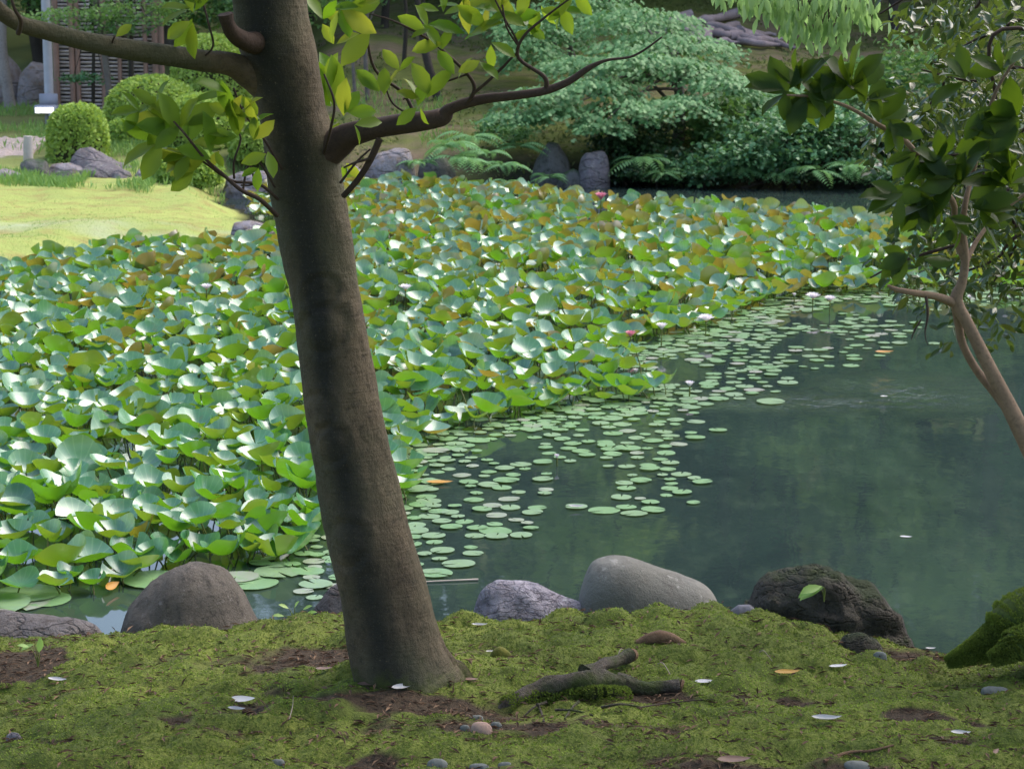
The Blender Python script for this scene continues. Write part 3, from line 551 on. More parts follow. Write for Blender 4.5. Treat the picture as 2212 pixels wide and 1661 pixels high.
# ================================================================== SHADE TREES BESIDE AND BEHIND THE VIEWER
def simple_tree(name, label, base, height, r0, blobs, leaf, mat, bark, seed, lean=(0, 0), group=None, proto='dia', wid=1.2, flat=.6, tint=(.5, .25), limbs=5, droop=0.0, cat='tree'):
    t = empty(name, base, label, cat, group); rr = random.Random(seed); b = Vector(base)
    top = b + Vector((lean[0], lean[1], height))
    mid = b.lerp(top, .5) + Vector((rr.uniform(-.12, .12), rr.uniform(-.1, .1), 0)) * height * .25
    path = smooth_path([b - Vector((0, 0, .1)), b.lerp(mid, .5) + Vector((rr.uniform(-.03, .03) * height, 0, 0)), mid, mid.lerp(top, .6), top], 6)
    g = Geo(); tube_geo(g, path, lerp_list([r0 * 1.25, r0, r0 * .8, r0 * .55, r0 * .25], len(path)), 10, fn=lambda a, P, th: a * (1 + .12 * vnoise(np.cos(th)[None] * 1.5, np.sin(th)[None] * 1.5, P[:, 2:3] * 3, seed)))
    for i_ in range(min(limbs, len(blobs) * 2)):
        c, rad, n = blobs[i_ % len(blobs)]; s0 = path[int(len(path) * rr.uniform(.35, .8))]
        e = Vector(c) + Vector([rr.uniform(-.6, .6) * q_ for q_ in rad])
        m1 = s0.lerp(e, .5) + Vector((0, 0, -.08 * (e - s0).length)); pp = smooth_path([s0, m1, e], 5)
        tube_geo(g, pp, lerp_list([r0 * .45, r0 * .28, r0 * .1], len(pp)), 6)
    g.build('trunk', bark, t)
    g = Geo(); crown(g, blobs, leaf, seed, flat=flat, proto=proto, wid=wid, tint=tint, droop=droop); g.build('crown', mat, t); return t
M_greybark = bark_mat('grey_bark', (.12, .10, .09), (.18, .155, .14), (.07, .06, .055), 4)
M_darkbark = bark_mat('dark_bark', (.035, .028, .024), (.055, .045, .038), (.02, .018, .016), 4)
M_palebark = bark_mat('pale_bark', (.24, .21, .21), (.32, .28, .27), (.14, .12, .11), 3)
simple_tree('shade_tree', 'leafy shade tree on the near bank outside the left of the view', (-4.2, 5.2, .5), 5.5, .16, [((-4.4, 5.4, 5.6), (2.3, 2.2, 1.6), 1500), ((-3.4, 7.8, 6.2), (1.8, 1.6, 1.2), 900)], .17, M_crown, M_darkbark, 21)
simple_tree('shade_tree', 'leafy shade tree on the near bank outside the right of the view', (4.4, 4.6, .5), 5.8, .17, [((3.9, 5.2, 5.4), (2.4, 2.4, 1.6), 1600), ((2.6, 7.2, 6.0), (1.8, 1.7, 1.2), 1000), ((5.6, 8, 4.6), (1.9, 1.8, 2), 1000)], .17, M_crown, M_darkbark, 22)
simple_tree('shade_tree', 'leafy shade tree behind the path of the viewer', (-1.4, -3.4, .9), 6, .2, [((-1.4, -2.6, 6), (4, 2.8, 2), 2200), ((3, -2, 6.2), (3.2, 2.8, 2), 1800), ((0, 1, 7), (4, 2.4, 1.6), 1800)], .19, M_crown, M_darkbark, 23)

# ================================================================== RIGHT FOREGROUND TREES
M_rbark = bark_mat('tan_thin_bark', (.19, .13, .09), (.25, .17, .12), (.10, .07, .055), 9, bd=.003)
M_dleaf = leaf_mat('dark_glossy_leaf', (.02, .05, .010), (.05, .085, .012), (.12, .20, .01), .45, .25, .42)
slim = empty('slender_tree', (2.25, 7.4, H(2.25, 7.4) + 0.0), 'slender fork-stemmed tree with large dark leaves at the right edge of the pond', 'tree')
Q = 7.2
def qq(*a): return [at(x, y, Q + (z if z else 0)) for x, y, z in a]
branch(slim, 'trunk', [Vector((2.25, 7.4, .35)), at(2370, 1250, 7.3)] + qq((2290, 1100, 0), (2215, 950, 0), (2165, 850, 0), (2130, 780, 0), (2090, 700, 0), (2065, 650, 0), (2078, 610, 0), (2085, 560, 0), (2080, 500, 0), (2085, 440, 0), (2100, 380, .05)), [.045, .04, .034, .028, .024, .021, .019, .021, .016, .013, .011, .009, .007], M_rbark, 12)
branch(slim, 'branch', qq((2190, 905, .05), (2150, 850, .06), (2110, 800, .07), (2080, 745, .06), (2070, 700, .04), (2062, 660, 0)), [.016, .014, .013, .013, .014, .013], M_rbark, 10)
branch(slim, 'branch', qq((2062, 655, 0), (2020, 640, -.05), (1970, 632, -.1), (1935, 625, -.12), (1917, 616, -.12)), [.016, .012, .010, .008, .004], M_rbark, 8)
branch(slim, 'branch', qq((2085, 560, 0), (2060, 500, 0), (2060, 440, -.05), (2020, 390, -.1), (1985, 340, -.12), (1950, 300, -.15), (1890, 265, -.2), (1830, 230, -.22), (1760, 210, -.25), (1700, 205, -.28)), [.014, .011, .010, .009, .009, .009, .007, .006, .005, .003], M_rbark, 8)
branch(slim, 'branch', qq((2085, 570, 0), (2110, 520, .05), (2150, 470, .1), (2200, 430, .1), (2260, 380, .1)), [.010, .007, .006, .005, .004], M_rbark, 6)
branch(slim, 'branch', qq((2095, 400, .05), (2120, 300, 0), (2150, 200, -.05), (2200, 120, -.05)), [.008, .007, .006, .004], M_rbark, 6)
branch(slim, 'dead_twig', qq((2000, 640, -.08), (2004, 680, -.1), (1998, 720, -.1), (2004, 745, -.1)), [.005, .004, .002, .001], M_twig, 5)
branch(slim, 'dead_twig', qq((1990, 690, -.1), (1975, 715, -.1), (1968, 735, -.1)), [.003, .003, .001], M_twig, 5)
LP, LD, LU, LS, LT = [], [], [], [], []; k_ = 1 / ppm(7.1)
for a in [(1700, 200, 180, 7, 92, 120), (1745, 205, 250, 5, 88, 70), (1730, 190, 80, 5, 92, 60), (1790, 215, 90, 5, 92, 80), (1840, 190, 90, 6, 100, 60), (1800, 225, 180, 3, 85, 60), (1870, 220, 60, 5, 84, 70), (1900, 260, 30, 4, 88, 60), (1920, 265, 300, 3, 90, 40),
          (1980, 330, 250, 5, 92, 60), (2030, 350, 100, 5, 80, 80), (2085, 170, 150, 4, 90, 60), (2120, 240, 300, 5, 95, 70), (2150, 300, 210, 4, 96, 50), (2200, 260, 180, 6, 110, 70), (2060, 385, 200, 6, 105, 50), (2070, 395, 60, 5, 92, 60), (2100, 440, 350, 5, 95, 60),
          (2010, 430, 240, 6, 100, 60), (1950, 420, 200, 5, 95, 50), (1990, 420, 270, 4, 100, 40), (2050, 470, 300, 4, 70, 60), (2070, 500, 270, 3, 58, 60), (2120, 480, 20, 5, 80, 70), (1960, 545, 200, 4, 85, 40), (1990, 560, 340, 3, 75, 40), (2170, 150, 100, 5, 85, 70),
          (2030, 400, 90, 4, 80, 60), (2180, 400, 90, 5, 88, 70), (2200, 340, 200, 4, 90, 50)]:
    spray(a[0], a[1], a[2], a[3], a[4], a[5], Y=7.05 if a[0] > 1950 else 6.95, bronze=.1)
g = Geo(); leaves(g, LP, LD, LU, LS, LT, 'leaf', 1.25); g.build('foliage', M_dleaf, slim)
# glossy small-leaved evergreen overhanging from the right
M_sleaf = leaf_mat('small_glossy_leaf', (.020, .058, .012), (.050, .080, .016), (.12, .18, .025), .24, .5, .38, under=(.04, .08, .016), under2=(.12, .10, .03), coat=.3)
gl = empty('evergreen_tree', (3.3, 9.0, float(H(3.3, 9.0))), 'evergreen with drooping small glossy olive leaves at the right edge', 'tree')
branch(gl, 'trunk', [Vector((3.3, 9.0, .2)), Vector((3.2, 9.1, 1.5)), Vector((3.1, 9.2, 3.0)), Vector((3.0, 9.3, 4.6))], [.12, .10, .08, .04], M_darkbark, 12)
g = Geo(); LP, LD, LU, LS, LT = [], [], [], [], []
rb = random.Random(77)
limbs = [((2500, -150), (2212, -20), (2100, 20), (1990, 60)), ((2500, 60), (2230, 150), (2110, 175), (1990, 150)), ((2500, 200), (2250, 260), (2100, 330), (1960, 330)), ((2500, 250), (2230, 370), (2130, 500), (1960, 560), (1880, 600)),
         ((2500, -100), (2120, 80), (2030, 200), (1940, 300)), ((2500, 300), (2250, 480), (2150, 560), (2040, 600)), ((2500, 100), (2180, 300), (2080, 420), (1930, 450)), ((2500, -250), (2180, -60), (2010, -30), (1900, 30)), ((2500, 0), (2200, 60), (2150, 240), (2120, 400)), ((2500, 250), (2240, 420), (2200, 520), (2140, 620))]
for li_, l in enumerate(limbs):
    Yb = 8.3 + rb.uniform(0, 1.2); pts = smooth_path([Vector((3.1, 9.2, 2.2 + rb.random()))] + [at(a, b, Yb + .3 * i_ * 0) for i_, (a, b) in enumerate(l[1:])], 8)
    gg = Geo(); tube_geo(gg, pts, lerp_list([.016, .008, .006, .003], len(pts)), 6); gg.build('branch', M_twig, gl)
    for i_ in range(6, len(pts)):
        for rep in range(4 if li_ % 2 else 5):
            c = pts[i_] + Vector((rb.gauss(0, .17), rb.gauss(0, .2), rb.gauss(-.03, .13)))
            px, py = proj(c)
            if px < 1850 + .25 * abs(py - 300) or (px < 2000 and 90 < py < 190): continue
            for w_ in range(rb.randint(3, 6)):
                a = rb.uniform(0, 6.28); LP.append(tuple(c + Vector((rb.gauss(0, .02), rb.gauss(0, .02), rb.gauss(0, .02)))))
                LD.append((math.cos(a) * .75, math.sin(a) * .6, rb.uniform(-1.1, .1))); LU.append((rb.gauss(0, .6), rb.gauss(-.2, .6), 1)); LS.append(rb.uniform(.04, .075)); LT.append(rb.random())
leaves(g, LP, LD, LU, LS, LT, 'leaf', 1.05); g.build('foliage', M_sleaf, gl)
# pale weeping sprays at the top right
M_pleaf = leaf_mat('pale_green_leaf', (.22, .34, .12), (.33, .44, .17), (.35, .55, .18), .4, .5, .4)
pw = empty('weeping_tree', (5.4, 10.2, .3), 'tree with hanging pale green leaf tassels reaching over the pond at top right', 'tree')
branch(pw, 'trunk', [Vector((5.4, 10.2, .0)), Vector((5.2, 10.5, 2)), Vector((4.6, 11.2, 3.9)), Vector((3.9, 12, 4.9))], [.13, .11, .08, .04], M_darkbark, 12)
branch(pw, 'branch', [Vector((4.6, 11.2, 3.9)), at(1950, -120, 13), at(1800, -60, 13), at(1640, -30, 13), at(1560, 0, 13)], [.05, .03, .02, .012, .005], M_darkbark, 8)
g = Geo(); LP, LD, LU, LS, LT = [], [], [], [], []; gt = Geo()
for (a, b, n) in [(1600, 5, 10), (1650, 15, 14), (1700, 30, 18), (1715, 10, 16), (1735, 60, 22), (1760, 75, 22), (1775, 40, 22), (1800, 20, 18), (1820, 80, 18), (1840, 60, 22), (1865, 45, 20), (1820, 15, 16), (1880, 15, 12), (1700, -5, 14), (1575, 0, 8), (1740, 25, 14), (1905, 60, 14), (1660, 40, 8), (1790, 90, 14), (1620, -15, 12), (1850, 100, 12), (1900, 30, 16)]:
    c = at(a - 30, b - 25, 13); tp = [c + Vector((rl.uniform(-.1, .1), 0, .45)), c + Vector((0, 0, .15)), c]
    tube_geo(gt, smooth_path(tp, 4), lerp_list([.006, .003], 9), 5)
    for i_ in range(n):
        ph = rl.uniform(0, 6.28); LP.append(tuple(c + Vector((rl.gauss(0, .05), rl.gauss(0, .06), rl.gauss(0, .035))))); LD.append((math.cos(ph) * .35, math.sin(ph) * .35, -1)); LU.append((math.sin(ph * 3), -1 + rl.uniform(-.5, .5), .4)); LS.append(rl.uniform(.07, .115)); LT.append(rl.random())
gt.build('twigs', M_twig, pw); leaves(g, LP, LD, LU, LS, LT, 'leaf', .8); g.build('foliage', M_pleaf, pw)
# mossy root flare at right edge
mr = empty('mossy_tree', (2.75, 8.35, .3), 'moss-covered root flare of a tree at the right edge of the near bank', 'tree')
M_mossbark = bark_mat('mossy_bark', (.06, .10, .018), (.09, .13, .025), (.035, .04, .02), 6, bd=.02)
def fuzz(g, pts, rad, n, seed):
    r_ = np.random.default_rng(seed); P = np.array([tuple(p) for p in pts]); f = r_.random(n) * (len(P) - 1); i_ = f.astype(int); c = P[i_] + (P[i_ + 1] - P[i_]) * (f - i_)[:, None]
    rr_ = np.interp(f, np.arange(len(P)), rad); d = r_.normal(0, 1, (n, 3)); d[:, 2] = np.abs(d[:, 2]) * 1.2 - .4; T = P[i_ + 1] - P[i_]; T /= np.linalg.norm(T, axis=1)[:, None]; d -= T * (d * T).sum(1)[:, None]; d /= np.linalg.norm(d, axis=1)[:, None]
    leaves(g, c + d * rr_[:, None] * (1.04 + .08 * r_.random(n))[:, None], d + r_.normal(0, .5, (n, 3)), r_.normal(0, 1, (n, 3)), r_.uniform(.005, .011, n), np.clip(r_.normal(.4, .2, n) + .5 * fbm(c[:, 0] * 14, c[:, 1] * 14, c[:, 2] * 14, 3, 7), 0, 1), 'dia', 1.3)
mfn = lambda sd_: (lambda a, P, th: a * (1 + .2 * fbm(P[:, 0:1] * 5 + np.cos(th)[None] * 1.8, P[:, 2:3] * 5, np.sin(th)[None] * 1.8, 4, sd_)))
rtp = smooth_path([at(2045, 1432, 8.3), at(2110, 1405, 8.3), at(2170, 1375, 8.3), at(2240, 1335, 8.33), Vector((2.62, 8.4, .62)), Vector((2.9, 8.45, .9))], 6); rtr = lerp_list([.015, .045, .075, .11, .17, .2], len(rtp))
g = Geo(); tube_geo(g, smooth_path([Vector((3.0, 8.5, .1)), Vector((3.0, 8.5, .7)), Vector((3.02, 8.55, 1.6)), Vector((3.1, 8.6, 3)), Vector((3.3, 8.7, 6))], 6), lerp_list([.42, .27, .21, .18, .12], 25), 20, fn=mfn(89)); g.build('trunk', bark_mat('damp_green_bark', (.07, .055, .04), (.11, .09, .06), (.03, .025, .02), 4, bd=.02, alg=(.06, .075, .025), foot=(.07, .10, .02)), mr)
g = Geo(); tube_geo(g, rtp, rtr, 18, fn=mfn(90)); ro = g.build('root', M_mossbark, mr)
g = Geo(); fuzz(g, rtp, rtr, 26000, 5); g.build('moss_cover', bpy.data.materials['moss_fibre'], ro, smooth=False)
rtp = smooth_path([at(2140, 1425, 8.15), at(2185, 1405, 8.15), at(2240, 1380, 8.2), Vector((2.7, 8.4, .6))], 6); rtr = lerp_list([.02, .04, .06, .12], len(rtp))
g = Geo(); tube_geo(g, rtp, rtr, 14, fn=mfn(91)); ro = g.build('root', M_mossbark, mr)
g = Geo(); fuzz(g, rtp, rtr, 12000, 6); g.build('moss_cover', bpy.data.materials['moss_fibre'], ro, smooth=False)

# ================================================================== WATER LILIES
M_lily = leaf_mat('lily_leaf', (.050, .225, .095), (.095, .29, .15), (.15, .38, .010), .38, 1.0, .34, under=(.07, .20, .010), under2=(.22, .13, .03), tw=(.34, .26, .03), coat=.4, ior=1.75, vein=(.18, .38, .18))
M_pad = leaf_mat('floating_pad', (.16, .30, .14), (.30, .31, .27), (.2, .35, .05), .34, .8, .12, coat=.2, vein=(.24, .38, .16))
M_stalk = plain('lily_stalk', (.10, .16, .02), .5, c2=(.12, .10, .03))
def lily_proto(r, cup, wave, k, fold, seed, nseg=24, rings=(0, .3, .6, .84, 1)):
    rr = random.Random(seed); ph = rr.uniform(0, 6.28); ph2 = rr.uniform(0, 6.28); fd = rr.uniform(0, math.pi)
    g0 = R(7); th = np.linspace(g0, 2 * math.pi - g0, nseg + 1); V = [(0, 0, 0)]
    for q_ in rings[1:]:
        for a in th:
            rad = r * q_ * (1 + .04 * math.sin(2 * a + ph2)); s_ = abs(math.cos(a - fd)) ** 1.5
            z = .022 * r * q_ * (1.15 - q_) * (1 if round((a - g0) / (th[1] - th[0])) % 2 else -1) + cup * r * q_ ** 1.8 + wave * r * q_ ** 2 * math.sin(k * a + ph) + fold * r * q_ ** 2 * s_ + .05 * wave * r * q_ ** 3 * math.sin(9 * a + ph2)
            sh = 1 - .22 * (cup + fold * s_) * q_
            V.append((rad * sh * math.cos(a), rad * sh * math.sin(a), z))
    n = nseg + 1; F3 = np.array([(0, 1 + i_, 2 + i_) for i_ in range(nseg)])
    F4 = np.array([(1 + (q_ - 1) * n + i_, 1 + q_ * n + i_, 2 + q_ * n + i_, 2 + (q_ - 1) * n + i_) for q_ in range(1, len(rings) - 1) for i_ in range(nseg)])
    return np.array(V), F3, F4
def veinw(V, nseg, nr): w = np.zeros((nr - 1, nseg + 1)); w[:, ::2] = 1; return np.concatenate([[1], w.ravel()])
def poly_in(px, py, poly):
    ins = False; n = len(poly)
    for i_ in range(n):
        a, b = poly[i_], poly[(i_ + 1) % n]
        if (a[1] > py) != (b[1] > py) and px < (b[0] - a[0]) * (py - a[1]) / (b[1] - a[1]) + a[0]: ins = not ins
    return ins
RAFT = [(-260, 668), (0, 622), (90, 596), (250, 568), (420, 558), (560, 548), (640, 535), (625, 500), (560, 470), (520, 445), (640, 432), (760, 426), (960, 428), (1100, 442), (1290, 465), (1450, 474), (1640, 482), (1800, 508), (1950, 518), (2212, 575), (2500, 600),
        (2500, 625), (2212, 632), (2100, 630), (1900, 634), (1750, 642), (1620, 665), (1560, 705), (1420, 735), (1320, 775), (1400, 810), (1440, 850), (1380, 868), (1220, 885), (1040, 925), (930, 950), (870, 1000), (890, 1085), (800, 1110), (690, 1165), (640, 1215), (540, 1225), (330, 1245), (200, 1290), (60, 1300), (-320, 1330)]
FLOAT = [(2500, 615), (2212, 625), (1750, 630), (1560, 700), (1330, 770), (1440, 840), (1200, 890), (930, 950), (860, 1030), (900, 1090), (700, 1170), (560, 1250), (400, 1262), (395, 1285), (560, 1290), (760, 1290), (900, 1260), (1010, 1200), (1090, 1180), (1120, 1140), (1200, 1110), (1400, 1100), (1470, 1080), (1500, 1010), (1530, 970), (1480, 930), (1470, 880), (1560, 870), (1640, 850), (1700, 815), (1830, 770), (1900, 770), (1870, 735), (1990, 720), (2010, 690), (1860, 670), (1930, 660), (2100, 655), (2500, 655)]
rs = random.Random(12)
class Grid:
    def __init__(s, c): s.c = c; s.d = {}
    def near(s, x, y, r):
        c = s.c; a, b = int(x // c), int(y // c)
        for i_ in range(a - 1, a + 2):
            for j_ in range(b - 1, b + 2):
                for (u, v) in s.d.get((i_, j_), ()):
                    if (u - x) ** 2 + (v - y) ** 2 < r * r: return True
        return False
    def put(s, x, y): s.d.setdefault((int(x // s.c), int(y // s.c)), []).append((x, y))
FLP = [(1525, 712), (1756, 660), (1793, 665), (1429, 735), (1362, 745), (446, 680), (876, 680), (1298, 478)]
# raised leaves: positions on the water
raised = []; gr = Grid(.3)
for _ in range(150000):
    px = rs.uniform(-260, 2400); py = rs.uniform(400, 1325); p = atz(px, py, 0)
    if rs.random() > ((p.y / 31) ** 2.6) * 1.0 + .08: continue
    if not poly_in(px, py, RAFT) or gr.near(p.x, p.y, .122): continue
    if any(abs(px - fx) < 26 and -4 < py - fy < 34 for fx, fy in FLP): continue
    gr.put(p.x, p.y); raised.append((p.x, p.y, px, py))
raised.sort(key=lambda a: a[1])
protos = []
for i_ in range(28):
    protos.append(lily_proto(1.0, rs.uniform(.22, .6), rs.uniform(.04, .15), rs.choice([2, 2, 3, 4]), rs.uniform(0, .35) if i_ % 3 else rs.uniform(.25, .6), i_, nseg=30))
def stalk_curve(x, y, top, rr_):
    b = Vector((x + rr_.uniform(-.06, .06), y + rr_.uniform(-.06, .06), -.05)); m1 = b.lerp(top, .5) + Vector((rr_.uniform(-.03, .03), rr_.uniform(-.03, .03), 0))
    return smooth_path([b, m1, top], 3)
def leaf_pose(x, y, px, py):
    far = min(1, max(0, (y - 15) / 12)); edge = 1.0 if poly_in(px + 45, py + 22, RAFT) and poly_in(px, py + 26, RAFT) else .35
    h = (.05 + .13 * rs.random() + .05 * far) * edge + .02
    tilt = abs(rs.gauss(0, 1)) * (12 + 12 * far) * (.4 + .6 * edge) + 5 + 14 * far * edge
    # the slope leans to the viewer's right more often than not
    az = rs.gauss(-70, 50) if rs.random() < .40 else rs.gauss(90, 75)
    ax = Vector((-math.sin(R(az)), math.cos(R(az)), 0))       # tilt axis; the normal leans towards az
    Mx = Matrix.Rotation(R(min(tilt, 68)), 3, ax) @ Matrix.Rotation(rs.uniform(0, 6.28), 3, 'Z')
    r = rs.uniform(.076, .136) * (1.0 if rs.random() > .08 else 1.25)
    return h, Mx, r, far
GRP_R = 'raised water lily leaves crowding the pond'
tvals = [0.0, .3, .75]
def place_word(px, py):
    col = 'at the left picture edge' if px < 110 else 'left of the round boulder' if px < 260 else 'above the round boulder' if px < 480 else 'between boulder and trunk' if px < 720 else 'right of the trunk' if px < 1000 else 'by the raft tip'
    row = 'front row' if py > 1235 else 'second row' if py > 1180 else 'third row' if py > 1130 else 'fourth row' if py > 1085 else 'fifth row' if py > 1035 else 'sixth row' if py > 985 else 'seventh row'
    return row, col
cache = {}
NIND = 300; gst = Geo(); gss = Geo()
for idx, (x, y, px, py) in enumerate(raised):
    h, Mx, r, far = leaf_pose(x, y, px, py)
    br = rs.random() < (.02 + .72 * far); tin = (rs.uniform(.55, 1) if br else rs.uniform(0, .4))
    top = Vector((x, y, h)); pi_ = rs.randrange(len(protos)); V, F3, F4 = protos[pi_]
    if idx < NIND:
        tq = 0 if tin < .22 else (1 if tin < .5 else 2); key = (pi_, tq)
        row, side = place_word(px, py); szw = 'wide ' if r > .142 else ('small ' if r < .12 else '')
        nrm = Mx @ Vector((0, 0, 1)); fac = nrm.y
        look = 'underside showing' if fac > .18 else ('pale face up' if fac < -.18 else ('cupped' if V[:, 2].max() > .4 else 'level'))
        hue = ('fresh green', 'green', 'bronze')[tq]
        e = empty('lily_leaf', (x, y, 0), f'{szw}{hue} lily leaf, {look}, {row}, {side}', 'lily leaf', GRP_R)
        if key not in cache:
            gg = Geo(); gg.add(V, F3, np.clip(tvals[tq] + .35 * (np.hypot(V[:, 0], V[:, 1]) - .65), 0, 1), w=veinw(V, 30, 5)); gg.f.append(F4); gg.m.append(np.zeros(len(F4))); cache[key] = gg.mesh('blade', M_lily)
        b = bpy.data.objects.new('blade', cache[key]); COL.objects.link(b); b.parent = e; b.matrix_local = Matrix.Translation((0, 0, h)) @ (Mx.to_4x4() @ Matrix.Scale(r, 4))
        gg = Geo(); tube_geo(gg, stalk_curve(x, y, top, rs), lerp_list([.005, .004], 7), 5, cap=False); gg.build('stalk', M_stalk, e)
    else:
        A = np.array(Mx) * r; VV = V @ A.T + np.array([x, y, h]); b0 = gst.n
        gst.add(VV, F3, np.clip(tin + .35 * (np.hypot(V[:, 0], V[:, 1]) - .65), 0, 1), w=veinw(V, 30, 5)); gst.f.append(F4 + b0); gst.m.append(np.zeros(len(F4)))
        tube_geo(gss, stalk_curve(x, y, top, rs), lerp_list([.005, .004], 7), 4, cap=False)
o = gst.build('lily_leaves', M_lily); tag(o, 'dense far raft of raised water lily leaves filling the pond', None, None, 'stuff')
o2 = gss.build('leaf_stalks', M_stalk, o)
# floating pads
GRP_F = 'small lily pads floating at the edge of the raft'
pads = []; gp = Grid(.3)
big = []
def pad_ok(px, py): return poly_in(px + rs.gauss(0, 30), py + rs.gauss(0, 9), FLOAT)
for _ in range(70000):
    px = rs.uniform(300, 2450); py = rs.uniform(610, 1295)
    if not pad_ok(px, py): continue
    p = atz(px, py, 0)
    if rs.random() > (p.y / 25) ** 2.6 + .08: continue
    # sparse towards the open water, crowded towards the raft
    dens = .3
    for s_ in (25, 60, 110):
        if poly_in(px - s_, py - s_ * .35, RAFT): dens = {25: 1, 60: .7, 110: .42}[s_]; break
    if vnoise(p.x * 2.4, p.y * 1.5, 0, 81) < .25 - dens * 1.15: continue
    r = rs.uniform(.030, .066) * (1.25 if rs.random() < .12 else 1)
    if gp.near(p.x, p.y, .074 + (.03 if dens < .6 else 0)): continue
    if rs.random() > dens * 1.9: continue
    gp.put(p.x, p.y); pads.append((p.x, p.y, px, py, r))
pads.sort(key=lambda a: a[1])
print('raised', len(raised), 'pads', len(pads))
pprot = [lily_proto(1.0, .01, .012, 3, 0, 50 + i_, nseg=26, rings=(0, .5, .93, 1)) for i_ in range(5)]
pcache = {}; gpf = Geo()
fixed = [(20, 1300, .2), (60, 1285, .16), (95, 1296, .13), (-30, 1310, .2), (330, 1255, .16), (600, 1238, .12), (510, 1250, .11), (345, 1265, .1), (1665, 870, .1), (1070, 1149, .09), (941, 1241, .085), (430, 1252, .12), (545, 1262, .13), (682, 1266, .08), (1305, 1104, .09), (1245, 1097, .06)]
FL = ['very large floating pad at the bottom left below the raised leaves', 'large floating pad partly under the leaves at far left', 'pad overlapping the right of the very large far-left pad', 'large pad cut by the left picture edge', 'large pad directly behind the round boulder top', 'broad pad halfway between round boulder and trunk', 'pad left of the broad pad behind the boulder', 'small pad peeking left of the round boulder top',
      'single isolated pad beside the raft tip on dark water', 'lone round pad on open water above the lavender rock', 'pad right beside the trunk above the floating reed', 'pad touching the right shoulder of the round boulder', 'wide notched pad below the broad pad near the bank', 'small pad just left of the trunk at the near bank', 'pad at the right end of the lowest drift', 'pad next to the white curled leaf on the water']
allp = [(*tuple(atz(a, b, 0))[:2], a, b, r) for a, b, r in fixed] + pads
for idx, (x, y, px, py, r) in enumerate(allp):
    tin = rs.uniform(.7, 1) if rs.random() < .13 else rs.uniform(0, .35); V, F3, F4 = pprot[idx % 5]; zz = .004 + .010 * rs.random()
    ang = rs.uniform(0, 6.28); tx, ty = rs.gauss(0, .8), rs.gauss(0, .8)
    Mx = Matrix.Rotation(R(tx), 3, 'X') @ Matrix.Rotation(R(ty), 3, 'Y') @ Matrix.Rotation(ang, 3, 'Z')
    if idx < 300:
        tq = 0 if tin < .18 else (1 if tin < .5 else 2); key = (idx % 5, tq)
        if key not in pcache:
            gg = Geo(); gg.add(V, F3, (0.05, .28, .85)[tq], w=veinw(V, 26, 4)); gg.f.append(F4); gg.m.append(np.zeros(len(F4))); pcache[key] = gg.mesh('lily_pad', M_pad)
        b = bpy.data.objects.new('lily_pad', pcache[key]); COL.objects.link(b); b.matrix_basis = Matrix.Translation((x, y, zz)) @ (Mx.to_4x4() @ Matrix.Scale(r, 4))
        wh = 'left of the trunk' if px < 740 else 'touching the trunk edge' if px < 960 else 'above the lavender rock' if px < 1180 else 'above the smooth boulder left half' if px < 1350 else 'above the smooth boulder right half' if px < 1550 else 'above the craggy rock' if px < 1850 else 'at the right stem'
        rw = 'nearest row' if py > 1180 else 'second row' if py > 1090 else 'third row' if py > 1040 else 'fourth row' if py > 1000 else 'fifth row' if py > 960 else 'sixth row' if py > 900 else 'far row'
        szw = 'large' if r > .09 else ('small' if r < .062 else 'medium')
        if idx < len(fixed): tag(b, FL[idx], 'lily pad', GRP_F); continue
        tag(b, f'{szw} {("bright green", "soft green", "pinkish grey")[tq]} floating pad, {rw}, {wh}', 'lily pad', GRP_F)
    else:
        A = np.array(Mx) * r; b0 = gpf.n; gpf.add(V @ A.T + np.array([x, y, zz]), F3, tin); gpf.f.append(F4 + b0); gpf.m.append(np.zeros(len(F4)))
if gpf.n: tag(gpf.build('lily_pads', M_pad), 'far drift of small floating lily pads', None, None, 'stuff')
# flowers
M_petal = leaf_mat('white_petal', (.80, .74, .78), (.85, .84, .84), (.8, .7, .75), .5, .4, .3); M_pink = leaf_mat('pink_petal', (.62, .20, .30), (.70, .28, .38), (.7, .25, .35), .5, .4, .3)
M_stam = plain('yellow_stamens', (.75, .45, .05), .7)
def flower(px, py, z, size, mat, label, opening=.6, group='water lily flowers'):
    p = atz(px, py, z); e = empty('lily_flower', (p.x, p.y, 0), label, 'flower', group)
    P_, D_, U_, S_, T_ = [], [], [], [], []
    for ring, (n, el, sc) in enumerate([(8, 20 + 40 * (1 - opening), 1), (7, 40 + 35 * (1 - opening), .92), (6, 60 + 20 * (1 - opening), .8), (4, 78, .62)]):
        for i_ in range(n):
            a = 6.283 * i_ / n + ring * .4; D_.append((math.cos(a) * math.cos(R(el)), math.sin(a) * math.cos(R(el)), math.sin(R(el)))); U_.append((-math.cos(a) * math.sin(R(el)), -math.sin(a) * math.sin(R(el)), math.cos(R(el))))
            P_.append((p.x, p.y, z)); S_.append(size * sc); T_.append(rs.random())
    g = Geo(); leaves(g, P_, D_, U_, S_, T_, 'leaf', 1.2); g.build('petals', mat, e)
    if opening > .3: g = Geo(); tube_geo(g, [Vector((p.x, p.y, z + .002)), Vector((p.x, p.y, z + size * .2)), Vector((p.x, p.y, z + size * .4))], [size * .12, size * .2, size * .16], 10); g.build('stamens', M_stam, e)
    g = Geo(); tube_geo(g, [Vector((p.x, p.y + .02, -.05)), Vector((p.x, p.y, z * .5)), Vector((p.x, p.y, z + .003))], [.005, .005, .006], 6); g.build('stalk', M_stalk, e)
flower(1525, 694, .12, .085, M_petal, 'open white lily flower at the raft edge above the open water, the largest', .7)
flower(1756, 646, .12, .08, M_petal, 'left of two open white flowers side by side far right', .6)
